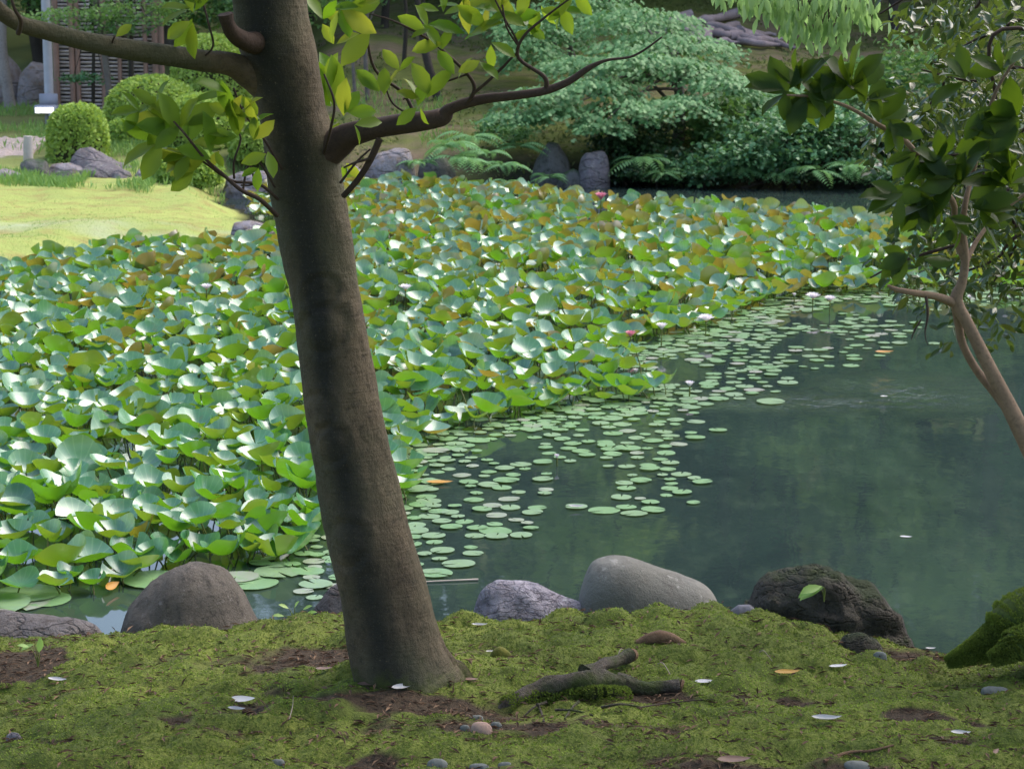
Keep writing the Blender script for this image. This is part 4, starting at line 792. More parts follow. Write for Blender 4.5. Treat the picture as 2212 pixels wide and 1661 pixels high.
flower(1793, 651, .11, .07, M_petal, 'right of two open white flowers side by side far right', .5)
flower(1429, 712, .14, .07, M_petal, 'half-open white flower left of the largest white flower', .25)
flower(1362, 728, .11, .065, M_pink, 'pink flower floating at the raft edge right of centre', .3)
flower(1298, 432, .30, .11, M_pink, 'pink flower raised among leaves at the far edge of the raft', .2)
flower(446, 626, .24, .07, M_petal, 'white flower deep in the raft left of the trunk', .4)
flower(876, 628, .26, .075, M_petal, 'white flower in the raft just right of the trunk', .4)
flower(1490, 835, .08, .05, M_petal, 'small white flower alone on open water beside the raft tip', .2)
flower(1373, 806, .1, .04, M_petal, 'slim white bud at the raft edge near the tip', 0)
flower(1345, 762, .1, .035, M_petal, 'slim white bud just below the pink floating flower', 0)
flower(1716, 640, .06, .035, M_petal, 'slim pale bud left of the pair of white flowers', 0)
flower(2095, 645, .06, .04, M_petal, 'small white flower at the far right raft edge', .3)
flower(2172, 648, .06, .04, M_petal, 'small white flower nearest the right picture edge', .3)
flower(1203, 990, .05, .03, M_petal, 'tiny white bud among the floating pads right of the trunk', 0)

# ================================================================== FAR GARDEN (left)
M_slat = plain('weathered_bamboo', (.66, .56, .53), .6, c2=(.48, .38, .35), scale=9); M_post = plain('reddish_batten', (.34, .20, .16), .7, c2=(.24, .15, .12), scale=6); M_void = plain('dark_gap_shade', (.02, .02, .022), .9)
FY = 38.0; gx = lambda xd, Y=FY: at(xd, 200, Y).x
fz = float(H(gx(220), FY)); f = empty('bamboo_fence', (gx(230), FY, fz), 'tall weathered bamboo slat fence at the back left of the garden', 'fence')
def box(g, x0, x1, y0, y1, z0, z1, t=.5, m=0):
    V = [(x, y, z) for x in (x0, x1) for y in (y0, y1) for z in (z0, z1)]
    g.add(V, [(0, 1, 3, 2), (4, 6, 7, 5), (0, 4, 5, 1), (2, 3, 7, 6), (0, 2, 6, 4), (1, 5, 7, 3)], t, m)
x0, x1 = gx(122), gx(350); g = Geo(); zz = fz + .1; rr_ = random.Random(3)
while zz < fz + 3.4:
    pts = [Vector((x0 + (x1 - x0) * i_ / 8, FY + .02 * rr_.uniform(-1, 1), zz + rr_.uniform(-.008, .008))) for i_ in range(9)]; tube_geo(g, pts, [.021] * 9, 8, t=rr_.random()); zz += .062
g.build('slat_panel', M_slat, f)
g = Geo(); box(g, x0, x1, FY + .12, FY + .16, fz - .1, fz + 3.4); g.build('gap_shade', M_void, f)  # black sheet added as the shade seen between the slats
for a, w in ((160, .05), (172, .04), (228, .05), (262, .035), (286, .045), (340, .06), (352, .05), (126, .05), (318, .04)):
    g = Geo(); tube_geo(g, [Vector((gx(a), FY - .07, fz - .1)), Vector((gx(a), FY - .07, fz + 1.7)), Vector((gx(a), FY - .07, fz + 3.5))], [w, w, w], 8); g.build('post', M_post if a != 286 else plain('green_bamboo', (.16, .17, .09), .6), f)
gp_ = Geo(); px_ = gx(106, 37.4); tube_geo(gp_, [Vector((px_, 37.4, .45)), Vector((px_, 37.4, 2)), Vector((px_, 37.4, 3.9))], [.075] * 3, 14)
pl = gp_.build('pale_pole', plain('pale_grey_metal', (.48, .48, .56), .5, c2=(.40, .39, .46), scale=3), origin=(px_, 37.4, .45)); tag(pl, 'pale grey round pole at the left end of the bamboo fence', 'pole')
# floodlight
fl = at(100, 240, 36.0); e = empty('garden_floodlight', (fl.x, 36, float(H(fl.x, 36))), 'low white floodlight glaring at the foot of the pale pole', 'lamp')
g = Geo(); box(g, fl.x - .17, fl.x + .17, 35.92, 36.12, fl.z - .03, fl.z + .09); g.build('housing', plain('grey_housing', (.35, .35, .42), .4), e)
g = Geo(); box(g, fl.x - .15, fl.x + .13, 35.905, 35.918, fl.z - .02, fl.z + .06); g.build('lens', plain('lit_lens', (1, .98, 1), .3, emit=1.2), e)
g = Geo(); tube_geo(g, [Vector((fl.x, 36.02, fl.z - .35)), Vector((fl.x, 36.02, fl.z - .15)), Vector((fl.x, 36.02, fl.z - .03))], [.03] * 3, 8); g.build('stand', plain('grey_stand', (.2, .2, .22), .5), e)
g = Geo(); box(g, fl.x - .13, fl.x + .15, 36.13, 36.2, fl.z + .05, fl.z + .26); g.build('visor', plain('pale_visor', (.28, .28, .33), .5), e)
# low wooden post and gravel bed edge
p1 = at(61, 348, 30.3); g = Geo(); tube_geo(g, [p1, p1.lerp(at(61, 293, 30.3), .5), at(61, 294, 30.3)], [.065, .065, .062], 12)
tag(g.build('wooden_post', plain('bleached_wood', (.42, .38, .36), .8, c2=(.32, .28, .26), scale=5), origin=tuple(p1)), 'short pale wooden post at the end of a gravel bed', 'post')
g = Geo(); a, b = at(-120, 360, 31.2), at(50, 293, 31.2); nxg = 40
X2, TT = np.meshgrid(np.linspace(a.x, b.x, nxg), np.linspace(0, 1, 24)); Y2 = 30.4 + 2.6 * TT; zb_, zt_ = at(0, 372, 30.4).z, at(0, 296, 33.0).z
Z2 = zb_ + (zt_ - zb_) * TT ** .8 + .03 * vnoise(X2 * 14, Y2 * 9, 0, 7)
qv = np.arange(23)[:, None] * nxg; wv = np.arange(nxg - 1)[None]; g.add(np.stack([X2, Y2, Z2], -1).reshape(-1, 3), np.stack([qv + wv, qv + wv + 1, qv + wv + nxg + 1, qv + wv + nxg], -1).reshape(-1, 4))
sk = [(X2[:, -1], Y2[:, -1], Z2[:, -1])]
nn_ = 24; top_ = np.stack([X2[:, -1], Y2[:, -1], Z2[:, -1]], -1); bot_ = top_.copy(); bot_[:, 2] = -.1; w_ = np.arange(nn_ - 1); g.add(np.vstack([bot_, top_]), np.stack([w_, w_ + 1, w_ + nn_ + 1, w_ + nn_], -1))
top_ = np.stack([X2[-1], Y2[-1], Z2[-1]], -1); bot_ = top_.copy(); bot_[:, 2] = -.1; w_ = np.arange(nxg - 1); g.add(np.vstack([bot_, top_]), np.stack([w_, w_ + 1, w_ + nxg + 1, w_ + nxg], -1))
tag(g.build('gravel_bed', rock_mat('pale_gravel', (.42, .34, .31), (.30, .25, .23), (.18, .14, .12), 12, bd=.02, bscale=20)), 'pale pinkish gravel bed behind the rocks at far left', None, None, 'structure')
# stone wall far left behind
rock('rock', 'large grey rock of the back retaining wall at the far left', [(-140, 235), (-120, 170), (-60, 120), (10, 110), (50, 140), (60, 235)], 40.5, 1.2, M_slab, base=.4, amp=.1, freq=1.5, seed=31, power=.7)
rock('rock', 'dark grey wall rock between the pale trunk and the pole', [(40, 235), (48, 160), (70, 130), (100, 140), (118, 180), (122, 235)], 40.2, 1.0, M_slab, base=.4, amp=.1, freq=1.5, seed=32, power=.7)
# clipped shrubs
M_clip = leaf_mat('clipped_shrub_leaf', (.20, .33, .06), (.42, .54, .12), (.4, .55, .08), .6, .3, .3); M_core = plain('shrub_twigs', (.05, .045, .02), .9, c2=(.03, .035, .012), scale=8)
def clipped(label, cx, ytop, ybot, wd, Y, n, seed, power=2.6, tint=.5, loose=.03):
    top = at(cx, ytop, Y); bot = at(cx, ybot, Y); r = wd / 2 / ppm(Y); h = top.z - bot.z; rg = np.random.default_rng(seed)
    e = empty('clipped_shrub', (bot.x, Y, bot.z), label, 'shrub', 'clipped round shrubs')
    u = rg.uniform(0, 2 * math.pi, n); v = np.arccos(rg.uniform(-.35, 1, n)); sx_, cx_ = np.sin(v), np.cos(v)
    ex = np.sign(sx_) * np.abs(sx_) ** (2 / power); ez = np.sign(cx_) * np.abs(cx_) ** (2 / power); bump_ = 1 + .06 * fbm(np.cos(u) * 2 + 5, np.sin(u) * 2, v * 2, 3, seed) - np.abs(rg.normal(0, loose, n))
    nrm = np.stack([np.cos(u) * sx_, np.sin(u) * sx_, cx_ + .15], -1)
    P_ = np.array([bot.x, Y, bot.z + h * .35]) + np.stack([r * np.cos(u) * ex * bump_, r * np.sin(u) * ex * bump_, h * .65 * ez * bump_], -1); P_[:, 2] = np.maximum(P_[:, 2], bot.z + .02)
    D_ = rg.normal(0, .8, (n, 3)) + nrm * .7; g = Geo(); leaves(g, P_, D_, nrm + rg.normal(0, .5, (n, 3)), rg.uniform(.035, .075, n), np.clip(rg.normal(tint, .25, n) + .3 * vnoise(P_[:, 0] * 9, P_[:, 2] * 9, P_[:, 1] * 9, 5), 0, 1), 'dia', 1.3)
    g.build('leaves', M_clip, e)
    g = Geo(); th = np.linspace(0, math.pi, 12); pts = [Vector((bot.x, Y, bot.z + h * (.02 + .9 * i_ / 11))) for i_ in range(12)]; tube_geo(g, pts, [r * .86 * (1 - (i_ / 11) ** 4 * .9) for i_ in range(12)], 18); g.build('twigs', M_core, e)
clipped('round dome-shaped clipped bush standing free left of the trunk', 172, 228, 378, 124, 31.0, 6500, 1, 3.0)
clipped('low dense clipped bush at the lawn edge beside the channel', 405, 325, 403, 150, 29.0, 5500, 2, 2.2, tint=.25, loose=.06)
clipped('wide clipped bush in the middle tier just left of the trunk', 440, 205, 330, 170, 32.5, 6500, 3, 2.4, tint=.65)
clipped('big cloud-clipped bush rising in front of the fence', 330, 165, 300, 200, 34.0, 7500, 4, 2.2, tint=.6)
clipped('tall clipped bush behind the others near the trunk', 455, 75, 240, 170, 35.5, 6500, 5, 2.2, tint=.75)
clipped('small clipped bush half hidden behind the leaning trunk', 560, 268, 345, 120, 31.5, 4200, 6, 2.4, tint=.65)
clipped('dark clipped bush between the dome bush and the big cloud bush', 265, 262, 330, 80, 33.0, 3000, 7, 2.2, tint=.15)

# grass tufts (uncountable)
M_grass = leaf_mat('grass_blade', (.12, .26, .07), (.26, .36, .10), (.25, .4, .08), .6, .3, .35)
g = Geo(); rg = np.random.default_rng(9)
def grass_zone(x0, x1, y0, y1, n, hh, tt=.5, noise=0):
    px = rg.uniform(x0, x1, n); py = y0 + (y1 - y0) * rg.beta(2, 2, n) + 8 * vnoise(px * .02, 0, 0, 3); P_ = []
    Y = None
    gx_ = []; 
    d = [atz(a, b, .3) for a, b in zip(px, py)]
    X_ = np.array([p.x for p in d]); Y_ = np.array([p.y for p in d]); Z_ = H(X_, Y_); k = (in_pond_sd(X_, Y_) < -.1)
    if noise: k &= vnoise(X_ * 1.2, Y_ * 1.2, 0, 8) > noise
    X_, Y_, Z_ = X_[k], Y_[k], Z_[k]; m_ = len(X_); D_ = rg.normal(0, .35, (m_, 3)); D_[:, 2] = 1
    leaves(g, np.stack([X_, Y_, Z_ - .01], -1), D_, rg.normal(0, 1, (m_, 3)), hh * rg.uniform(.5, 1.3, m_), np.clip(rg.normal(tt, .25, m_), 0, 1), 'dia', .22)
grass_zone(-60, 330, 370, 400, 3200, .13, .2, -.1); grass_zone(-60, 320, 250, 345, 6000, .14, .35, -.2); grass_zone(240, 620, 300, 392, 3500, .13, .5, -.1)
grass_zone(-60, 620, 375, 610, 30000, .022, .85); grass_zone(-60, 640, 480, 600, 5000, .05, .75, .15); grass_zone(0, 330, 425, 520, 1500, .03, .6, .1); grass_zone(760, 1000, 285, 340, 1600, .14, .6, -.2)
tag(g.build('grass', M_grass, smooth=False), 'soft grass tufts among rocks and on the far lawn', None, None, 'stuff')

# ================================================================== FAR BANK (ferns, maple, shrubs, saplings, roots)
M_fern = leaf_mat('fern_green', (.09, .24, .09), (.20, .38, .16), (.2, .4, .12), .55, .35, .35)
def fern(label, cx, cy, size, Y, seed, n=11, name='fern'):
    c = at(cx, cy, Y); rr = random.Random(seed); e = empty(name, tuple(c), label, 'fern', 'ferns on the far bank'); g = Geo(); P_, D_, U_, S_, T_ = [], [], [], [], []
    for i_ in range(n):
        a = rr.uniform(0, 6.28); Lf = size * rr.uniform(.7, 1.1); up = rr.uniform(.35, .9); pr = None
        for s_ in range(1, 15):
            t = s_ / 14; p = c + Vector((math.cos(a) * Lf * t, math.sin(a) * Lf * t, Lf * (up * t - (.55 + up * .5) * t * t)))
            if pr is not None:
                ax = (p - pr).normalized(); sd = ax.cross(Vector((0, 0, 1))).normalized(); w = Lf * .26 * math.sin(math.pi * min(1, t * .9 + .12)) ** .8
                for sg in (-1, 1): P_.append(tuple(p)); D_.append(tuple(sd * sg + ax * .35 + Vector((0, 0, -.25)))); U_.append((0, 0, 1)); S_.append(w); T_.append(min(1, max(0, rr.gauss(.5, .2))))
            pr = p
    leaves(g, P_, D_, U_, S_, T_, 'dia', .5); g.build('fronds', M_fern, e)
for i_, (cx, cy, s_, Y, lb) in enumerate([(965, 320, .55, 29.6, 'bright arching fern right above the low rounded rock'), (1000, 350, .6, 29.3, 'large fern hanging down to the lily leaves beside the low rock'), (1050, 335, .5, 29.8, 'feathery fern in the middle of the fern clump'),
        (1090, 360, .45, 29.4, 'small fern at the waterline of the fern clump'), (1020, 300, .5, 30.4, 'fern at the top of the fern clump'), (905, 355, .35, 29.3, 'small fern between the slab and the rounded rock'), (1120, 320, .45, 30.6, 'yellowish fern left of the pointed rock'),
        (1185, 385, .3, 30.2, 'tiny dark fern at the foot of the pointed rock'), (1390, 350, .55, 30.5, 'shaded fern right of the round grey rock'), (1430, 375, .45, 30.3, 'dark fern drooping over the water below the maple trunk'),
        (1600, 372, .5, 30.3, 'fern drooping to the water under the green shrub'), (1760, 370, .55, 30.0, 'broad fern overhanging the dark water right of the shrub'), (1840, 365, .5, 30.0, 'fern at the right end of the shaded bank'), (1680, 380, .4, 30.2, 'low fern between two shaded ferns at the waterline'), (1100, 395, .3, 29.0, 'pale fern standing at the waterline before the lily raft')]):
    fern(lb, cx, cy, s_, Y, 60 + i_)
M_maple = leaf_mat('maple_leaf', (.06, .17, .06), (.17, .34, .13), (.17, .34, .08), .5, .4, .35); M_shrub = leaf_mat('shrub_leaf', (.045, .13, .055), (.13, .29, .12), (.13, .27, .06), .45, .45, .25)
M_dshrub = leaf_mat('dark_shrub_leaf', (.02, .055, .025), (.05, .11, .04), (.05, .1, .02), .4, .45, .2); M_tree = leaf_mat('background_tree_leaf', (.07, .17, .06), (.16, .30, .11), (.18, .34, .07), .45, .5, .35); M_lite = leaf_mat('light_tree_leaf', (.16, .30, .09), (.30, .44, .15), (.3, .5, .12), .5, .4, .4)
M_bright = leaf_mat('fresh_tree_leaf', (.30, .46, .10), (.45, .58, .18), (.5, .7, .15), .5, .4, .5)
def blob(cx, cy, rx, ry, Y, dz, n): 
    c = at(cx, cy, Y); s_ = 1 / ppm(Y); return (tuple(c), (rx * s_, dz, ry * s_), n)
def maple(name, label, base, r0, blobs, mat, seed, size=.075, leanto=None):
    b = Vector(base); t = empty(name, base, label, 'tree'); rr = random.Random(seed); g = Geo()
    top = Vector(leanto) if leanto else b + Vector((0, 0, 1.6)); path = smooth_path([b - Vector((0, 0, .2)), b.lerp(top, .4) + Vector((.05, 0, 0)), top], 6)
    tube_geo(g, path, lerp_list([r0 * 1.3, r0, r0 * .7], len(path)), 10)
    for c, rad, n in blobs:
        pp = smooth_path([path[rr.randrange(6, len(path))], top.lerp(Vector(c), .5) + Vector((0, 0, .05)), Vector(c)], 5); tube_geo(g, pp, lerp_list([r0 * .4, r0 * .2, r0 * .06], len(pp)), 6)
    g.build('trunk', M_greybark, t); g = Geo(); rg = np.random.default_rng(seed)
    for c, rad, n in blobs:      # each blob a layered, drooping tier of leaves
        ph = rg.uniform(0, 6.28, n); q_ = np.sqrt(rg.random(n)); nz = fbm(np.cos(ph) * 2 + c[0] * 3, np.sin(ph) * 2, 0, 3, seed); q_ = q_ * (1 + .45 * nz)
        kk = 14 + n // 90; tw = rg.uniform(-1, 1, (kk, 2)); tw /= np.maximum(1, np.linalg.norm(tw, axis=1))[:, None]; id_ = rg.integers(0, kk, n); use = rg.random(n) < .6
        u = np.where(use, tw[id_, 0] + rg.normal(0, .13, n), q_ * np.cos(ph)); v = np.where(use, tw[id_, 1] + rg.normal(0, .13, n), q_ * np.sin(ph)); q2 = u * u + v * v
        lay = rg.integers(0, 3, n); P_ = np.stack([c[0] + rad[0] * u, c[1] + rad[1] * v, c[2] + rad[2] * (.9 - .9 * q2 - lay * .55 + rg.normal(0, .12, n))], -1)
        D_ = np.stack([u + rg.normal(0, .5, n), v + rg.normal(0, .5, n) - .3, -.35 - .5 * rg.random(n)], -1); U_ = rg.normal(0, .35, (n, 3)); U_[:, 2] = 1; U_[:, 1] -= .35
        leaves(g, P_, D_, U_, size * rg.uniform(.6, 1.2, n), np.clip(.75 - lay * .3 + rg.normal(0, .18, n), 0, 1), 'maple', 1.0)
    g.build('crown', mat, t); return t
tb = at(1462, 300, 32.3)
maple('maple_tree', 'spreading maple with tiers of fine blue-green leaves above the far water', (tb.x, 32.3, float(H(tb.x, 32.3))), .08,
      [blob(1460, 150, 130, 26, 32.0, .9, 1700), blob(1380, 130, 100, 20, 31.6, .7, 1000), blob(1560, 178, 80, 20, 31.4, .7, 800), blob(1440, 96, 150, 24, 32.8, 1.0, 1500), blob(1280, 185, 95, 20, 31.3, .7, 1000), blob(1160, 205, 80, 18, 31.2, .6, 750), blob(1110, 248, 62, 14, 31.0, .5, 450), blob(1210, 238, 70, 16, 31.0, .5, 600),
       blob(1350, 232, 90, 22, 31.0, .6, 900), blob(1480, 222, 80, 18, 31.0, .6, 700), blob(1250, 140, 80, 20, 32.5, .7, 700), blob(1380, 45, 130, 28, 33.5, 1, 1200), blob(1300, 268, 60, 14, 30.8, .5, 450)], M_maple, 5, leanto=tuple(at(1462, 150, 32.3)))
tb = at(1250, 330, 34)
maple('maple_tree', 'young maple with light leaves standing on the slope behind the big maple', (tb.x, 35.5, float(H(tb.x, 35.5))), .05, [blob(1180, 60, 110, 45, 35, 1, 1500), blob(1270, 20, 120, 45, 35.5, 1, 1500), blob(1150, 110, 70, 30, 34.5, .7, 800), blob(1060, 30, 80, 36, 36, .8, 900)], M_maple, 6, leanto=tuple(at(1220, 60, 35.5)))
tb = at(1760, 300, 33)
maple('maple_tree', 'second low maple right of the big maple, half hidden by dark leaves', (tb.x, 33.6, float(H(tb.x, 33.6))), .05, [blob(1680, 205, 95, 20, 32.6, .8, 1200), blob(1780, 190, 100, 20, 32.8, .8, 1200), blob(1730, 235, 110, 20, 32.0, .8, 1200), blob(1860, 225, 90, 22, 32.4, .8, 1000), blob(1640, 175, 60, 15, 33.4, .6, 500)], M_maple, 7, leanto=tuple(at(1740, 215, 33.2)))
def shrub(label, blobs, mat, seed, size=.08, proto='dia', group='shrubs on the far bank', wid=1.1):
    c = blobs[0][0]; zb = float(H(c[0], c[1] + .3)); t = empty('bank_shrub', (c[0], c[1] + .3, zb), label, 'shrub', group); g = Geo()
    for b_ in blobs: 
        e = Vector(b_[0]); s0 = Vector((c[0], c[1] + .3, zb)); pp = smooth_path([s0, s0.lerp(e, .5), e], 4); tube_geo(g, pp, lerp_list([.035, .012], len(pp)), 6)
    g.build('stem', M_darkbark, t); g = Geo(); crown(g, blobs, size, seed, flat=.55, shell=.35, proto=proto, wid=wid, tint=(.5, .25)); g.build('leaves', mat, t)
shrub('large fine-leaved green shrub bulging over the water at the right of the far bank', [blob(1700, 300, 150, 62, 30.8, .9, 3600), blob(1600, 345, 110, 40, 30.6, .7, 2000), blob(1790, 270, 90, 45, 31, .8, 1700), blob(1500, 365, 90, 25, 30.6, .5, 1000)], M_shrub, 31, .07, 'maple')
shrub('dark small-leaved shrub in the shade under the maple', [blob(1390, 290, 90, 45, 31.6, .8, 2200), blob(1330, 300, 60, 36, 31.5, .6, 1100)], M_dshrub, 32, .07)
shrub('yellow-green leafy shrub right of the maple trunk', [blob(1540, 270, 70, 60, 32, .7, 1500), blob(1600, 240, 80, 55, 33, .8, 1500)], M_tree, 33, .08, 'maple')
shrub('dark shaded shrub behind the glossy tree at the far right', [blob(1920, 300, 110, 90, 31.6, 1, 2600), blob(2060, 300, 120, 100, 31.2, 1, 2600), blob(2200, 310, 120, 90, 31.2, 1, 2200)], M_dshrub, 34, .1)
shrub('low dark evergreen shrub hugging the waterline under the maple', [blob(1370, 360, 60, 24, 30.9, .5, 900), blob(1440, 345, 70, 30, 31, .5, 1000)], M_dshrub, 35, .07)
shrub('deep green shrub at the waterline far right', [blob(1880, 365, 90, 32, 30.4, .6, 1400), blob(1990, 372, 90, 34, 30.3, .6, 1400)], M_shrub, 36, .07)
shrub('low green undergrowth bush behind the fern clump', [blob(1110, 290, 60, 22, 31.8, .5, 900), blob(1060, 275, 40, 16, 32, .4, 500)], M_maple, 39, .06)
shrub('dark trailing shrub dipping into the water between maple and green shrub', [blob(1420, 378, 80, 18, 30.5, .35, 900), blob(1560, 380, 80, 16, 30.3, .35, 900), blob(1700, 378, 80, 18, 30.2, .35, 900), blob(1330, 376, 40, 16, 30.8, .3, 400)], M_dshrub, 38, .06)
shrub('leafy broad shrub on the slope at top right', [blob(1850, 180, 110, 50, 33.5, .8, 1500), blob(1980, 150, 120, 70, 33.5, .9, 1800)], M_tree, 37, .1)
g = Geo(); rg = np.random.default_rng(33); n = 26000; Y_ = rg.uniform(31.2, 47, n); X_ = Y_ * rg.uniform(-.11, .24, n); k_2 = (vnoise(X_ * .8, Y_ * .6, 0, 91) + .5 * vnoise(X_ * 3, Y_ * 2, 0, 92) > .08) & (in_pond_sd(X_, Y_) < -.2); X_, Y_ = X_[k_2], Y_[k_2]; n = len(X_)
D_ = rg.normal(0, .8, (n, 3)); D_[:, 2] = .7; U_ = rg.normal(0, .5, (n, 3)); U_[:, 2] += 1; leaves(g, np.stack([X_, Y_, H(X_, Y_) + .01], -1), D_, U_, rg.uniform(.03, .09, n), np.clip(rg.normal(.35, .3, n), 0, 1), 'dia', .9)
tag(g.build('undergrowth', leaf_mat('slope_plants', (.07, .11, .03), (.20, .20, .08), (.15, .2, .04), .7, .2, .25), smooth=False), 'low mossy plants and leaf litter speckling the far slope', None, None, 'stuff')
# creeping soil roots on the far slope
M_root = bark_mat('bleached_root', (.30, .24, .25), (.22, .17, .17), (.12, .09, .09), 3)
e0 = at(1560, 70, 37.5); rt = empty('exposed_roots', (e0.x, 37.5, float(H(e0.x, 37.5))), 'tangle of bleached exposed tree roots on the slope at top right', 'tree roots')
rr_ = random.Random(8)
for i_ in range(20):
    a = rr_.uniform(1480, 1620); b = rr_.uniform(35, 100); pts = []
    dx = rr_.choice([-1, 1, 1]) * rr_.uniform(12, 26); dy = rr_.uniform(2, 9)
    for s_ in range(7):
        d = ray(a, b); Y = 34
        while Y < 44 and CAMZ + d.z / d.y * Y > float(H(d.x / d.y * Y, Y)) + .03: Y += .1
        p = Vector((d.x / d.y * Y, Y, float(H(d.x / d.y * Y, Y)) + .05 + rr_.uniform(0, .05))); pts.append(p); a += dx * rr_.uniform(.6, 1.3); b += dy * rr_.uniform(-.3, 1.4)
    g = Geo(); pp = smooth_path(pts, 4); tube_geo(g, pp, lerp_list([rr_.uniform(.06, .11), .06, .02], len(pp)), 7); g.build('root', M_root, rt)
def hit(a, b, y0=31.):
    d = ray(a, b); Y = y0
    while Y < 60 and CAMZ + d.z / d.y * Y > float(H(d.x / d.y * Y, Y)): Y += .1
    return Vector((d.x / d.y * Y, Y, float(H(d.x / d.y * Y, Y))))
# saplings and background trees on the slope
def bg_tree(label, a, b, height, r0, cr, leaf, mat, bark, seed, low=.45, n=2600, name='background_tree', lean=0, proto='dia', wid=1.2, group='trees on the far slope'):
    p = hit(a, b); x, y, z = p; H_ = height
    bl = [((x + lean * .5, y, z + H_ * (low + .15)), (cr * .8, cr * .8, H_ * .16), int(n * .3)), ((x + lean * .8 + cr * .3, y - .2, z + H_ * (low + .33)), (cr, cr, H_ * .18), int(n * .4)), ((x + lean - cr * .2, y + .2, z + H_ * .92), (cr * .75, cr * .75, H_ * .16), int(n * .3))]
    return simple_tree(name, label, (x, y, z), H_ * .9, r0, bl, leaf, mat, bark, seed, lean=(lean, 0), group=group, proto=proto, wid=wid)
bg_tree('crooked dark pine-like tree curving on the slope right of the trunk', 950, 215, 3.2, .06, .9, .09, M_tree, M_darkbark, 41, low=.5, n=1500, lean=-.6)
bg_tree('thin pale sapling just right of the leaning trunk', 795, 215, 3.4, .03, .7, .08, M_lite, M_greybark, 42, low=.45, n=1000)
bg_tree('thin twin sapling beside the pale sapling', 770, 225, 3.0, .025, .6, .08, M_lite, M_greybark, 43, low=.5, n=800, lean=.2)
bg_tree('slim dark sapling on the slope in the middle', 870, 150, 3.6, .03, .8, .09, M_tree, M_darkbark, 44, low=.3, n=1300)
bg_tree('short stem tree on the slope below the hanging leaves', 1240, 130, 3.4, .06, .9, .09, M_tree, M_greybark, 45, low=.4, n=1400)
bg_tree('young tree with slanted dark stem near the bleached roots', 1740, 40, 4.0, .06, 1.1, .1, M_tree, M_darkbark, 46, low=.25, n=2000, lean=-.5)
bg_tree('leafy tree right of the bleached roots', 1930, 90, 4.2, .08, 1.4, .1, M_tree, M_darkbark, 47, low=.2, n=2600)
bg_tree('light loose tree crowding behind the saplings', 830, 60, 4.6, .06, 1.3, .1, M_lite, M_darkbark, 48, low=.15, n=2400)
bg_tree('mid green tree on the slope crest between saplings and maples', 1050, 50, 4.4, .07, 1.3, .1, M_shrub, M_darkbark, 49, low=.12, n=2400)
# trees round the fence
p = at(25, 235, 38.8); simple_tree('garden_tree', 'pale-barked tree at the left edge before the back rocks', (p.x, 38.8, float(H(p.x, 38.8))), 4.0, .085, [((p.x - .3, 38.8, 3.0), (1.3, .9, .5), 1300), ((p.x + .5, 38.5, 3.9), (1.3, 1, .6), 1300)], .09, M_tree, M_palebark, 51)
p = at(238, 250, 36.6); simple_tree('garden_tree', 'slanting thin tree with airy foliage before the fence', (p.x, 36.6, float(H(p.x, 36.6))), 3.2, .05, [((p.x - .4, 36.4, 2.05), (.9, .5, .18), 800), ((p.x + .6, 36.4, 2.15), (.9, .5, .2), 800), ((p.x - .2, 36.4, 2.9), (1.3, .8, .4), 900)], .07, M_lite, M_greybark, 52, lean=(-.45, 0))
p = at(285, 250, 36.9); simple_tree('garden_tree', 'straight thin tree in front of the fence with sparse leaf tiers', (p.x, 36.9, float(H(p.x, 36.9))), 3.4, .04, [((p.x, 36.6, 1.95), (.7, .5, .16), 500), ((p.x + .3, 36.6, 2.5), (1.2, .7, .3), 900)], .07, M_tree, M_darkbark, 53)
p = at(150, 180, 37); simple_tree('garden_tree', 'small tree with one low leaf tuft before the fence', (gx(198, 37), 37, float(H(p.x, 37))), 2.6, .03, [((gx(195, 37), 36.8, at(195, 168, 37).z), (.5, .35, .1), 420), ((gx(215, 37), 36.8, 2.6), (.9, .5, .3), 500)], .06, M_shrub, M_darkbark, 54)
p = at(60, 100, 40); simple_tree('garden_tree', 'dark leafy tree filling the far left corner behind the rocks', (p.x - .3, 42.5, float(H(p.x, 42.5))), 5, .1, [((p.x - 1.5, 42, 2.6), (1.8, 1.2, .9), 2200), ((p.x + .3, 42.2, 2.9), (1.5, 1.2, .8), 1800), ((p.x, 42, 4.4), (2.4, 1.8, 1.2), 2000)], .11, M_tree, M_darkbark, 55)
for i_, (a, b, lb) in enumerate([(400, 130, 'light green loose tree behind the clipped bushes at the fence end'), (520, 150, 'light green tree directly behind the leaning trunk top'), (640, 170, 'mid green tree behind the leaning trunk on its right side'), (330, 120, 'airy light tree rising behind the right end of the fence')]):
    p = hit(a, b, 39); simple_tree('garden_tree', lb, tuple(p), 4.5, .07, [((p.x, p.y, p.z + 1.2), (1.2, .8, .6), 1500), ((p.x - .5, p.y, p.z + 2.2), (1.5, 1, .8), 1700), ((p.x + .4, p.y, p.z + 3.6), (1.6, 1.2, 1), 1600)], .1, M_lite if i_ % 2 == 0 else M_tree, M_greybark, 60 + i_)
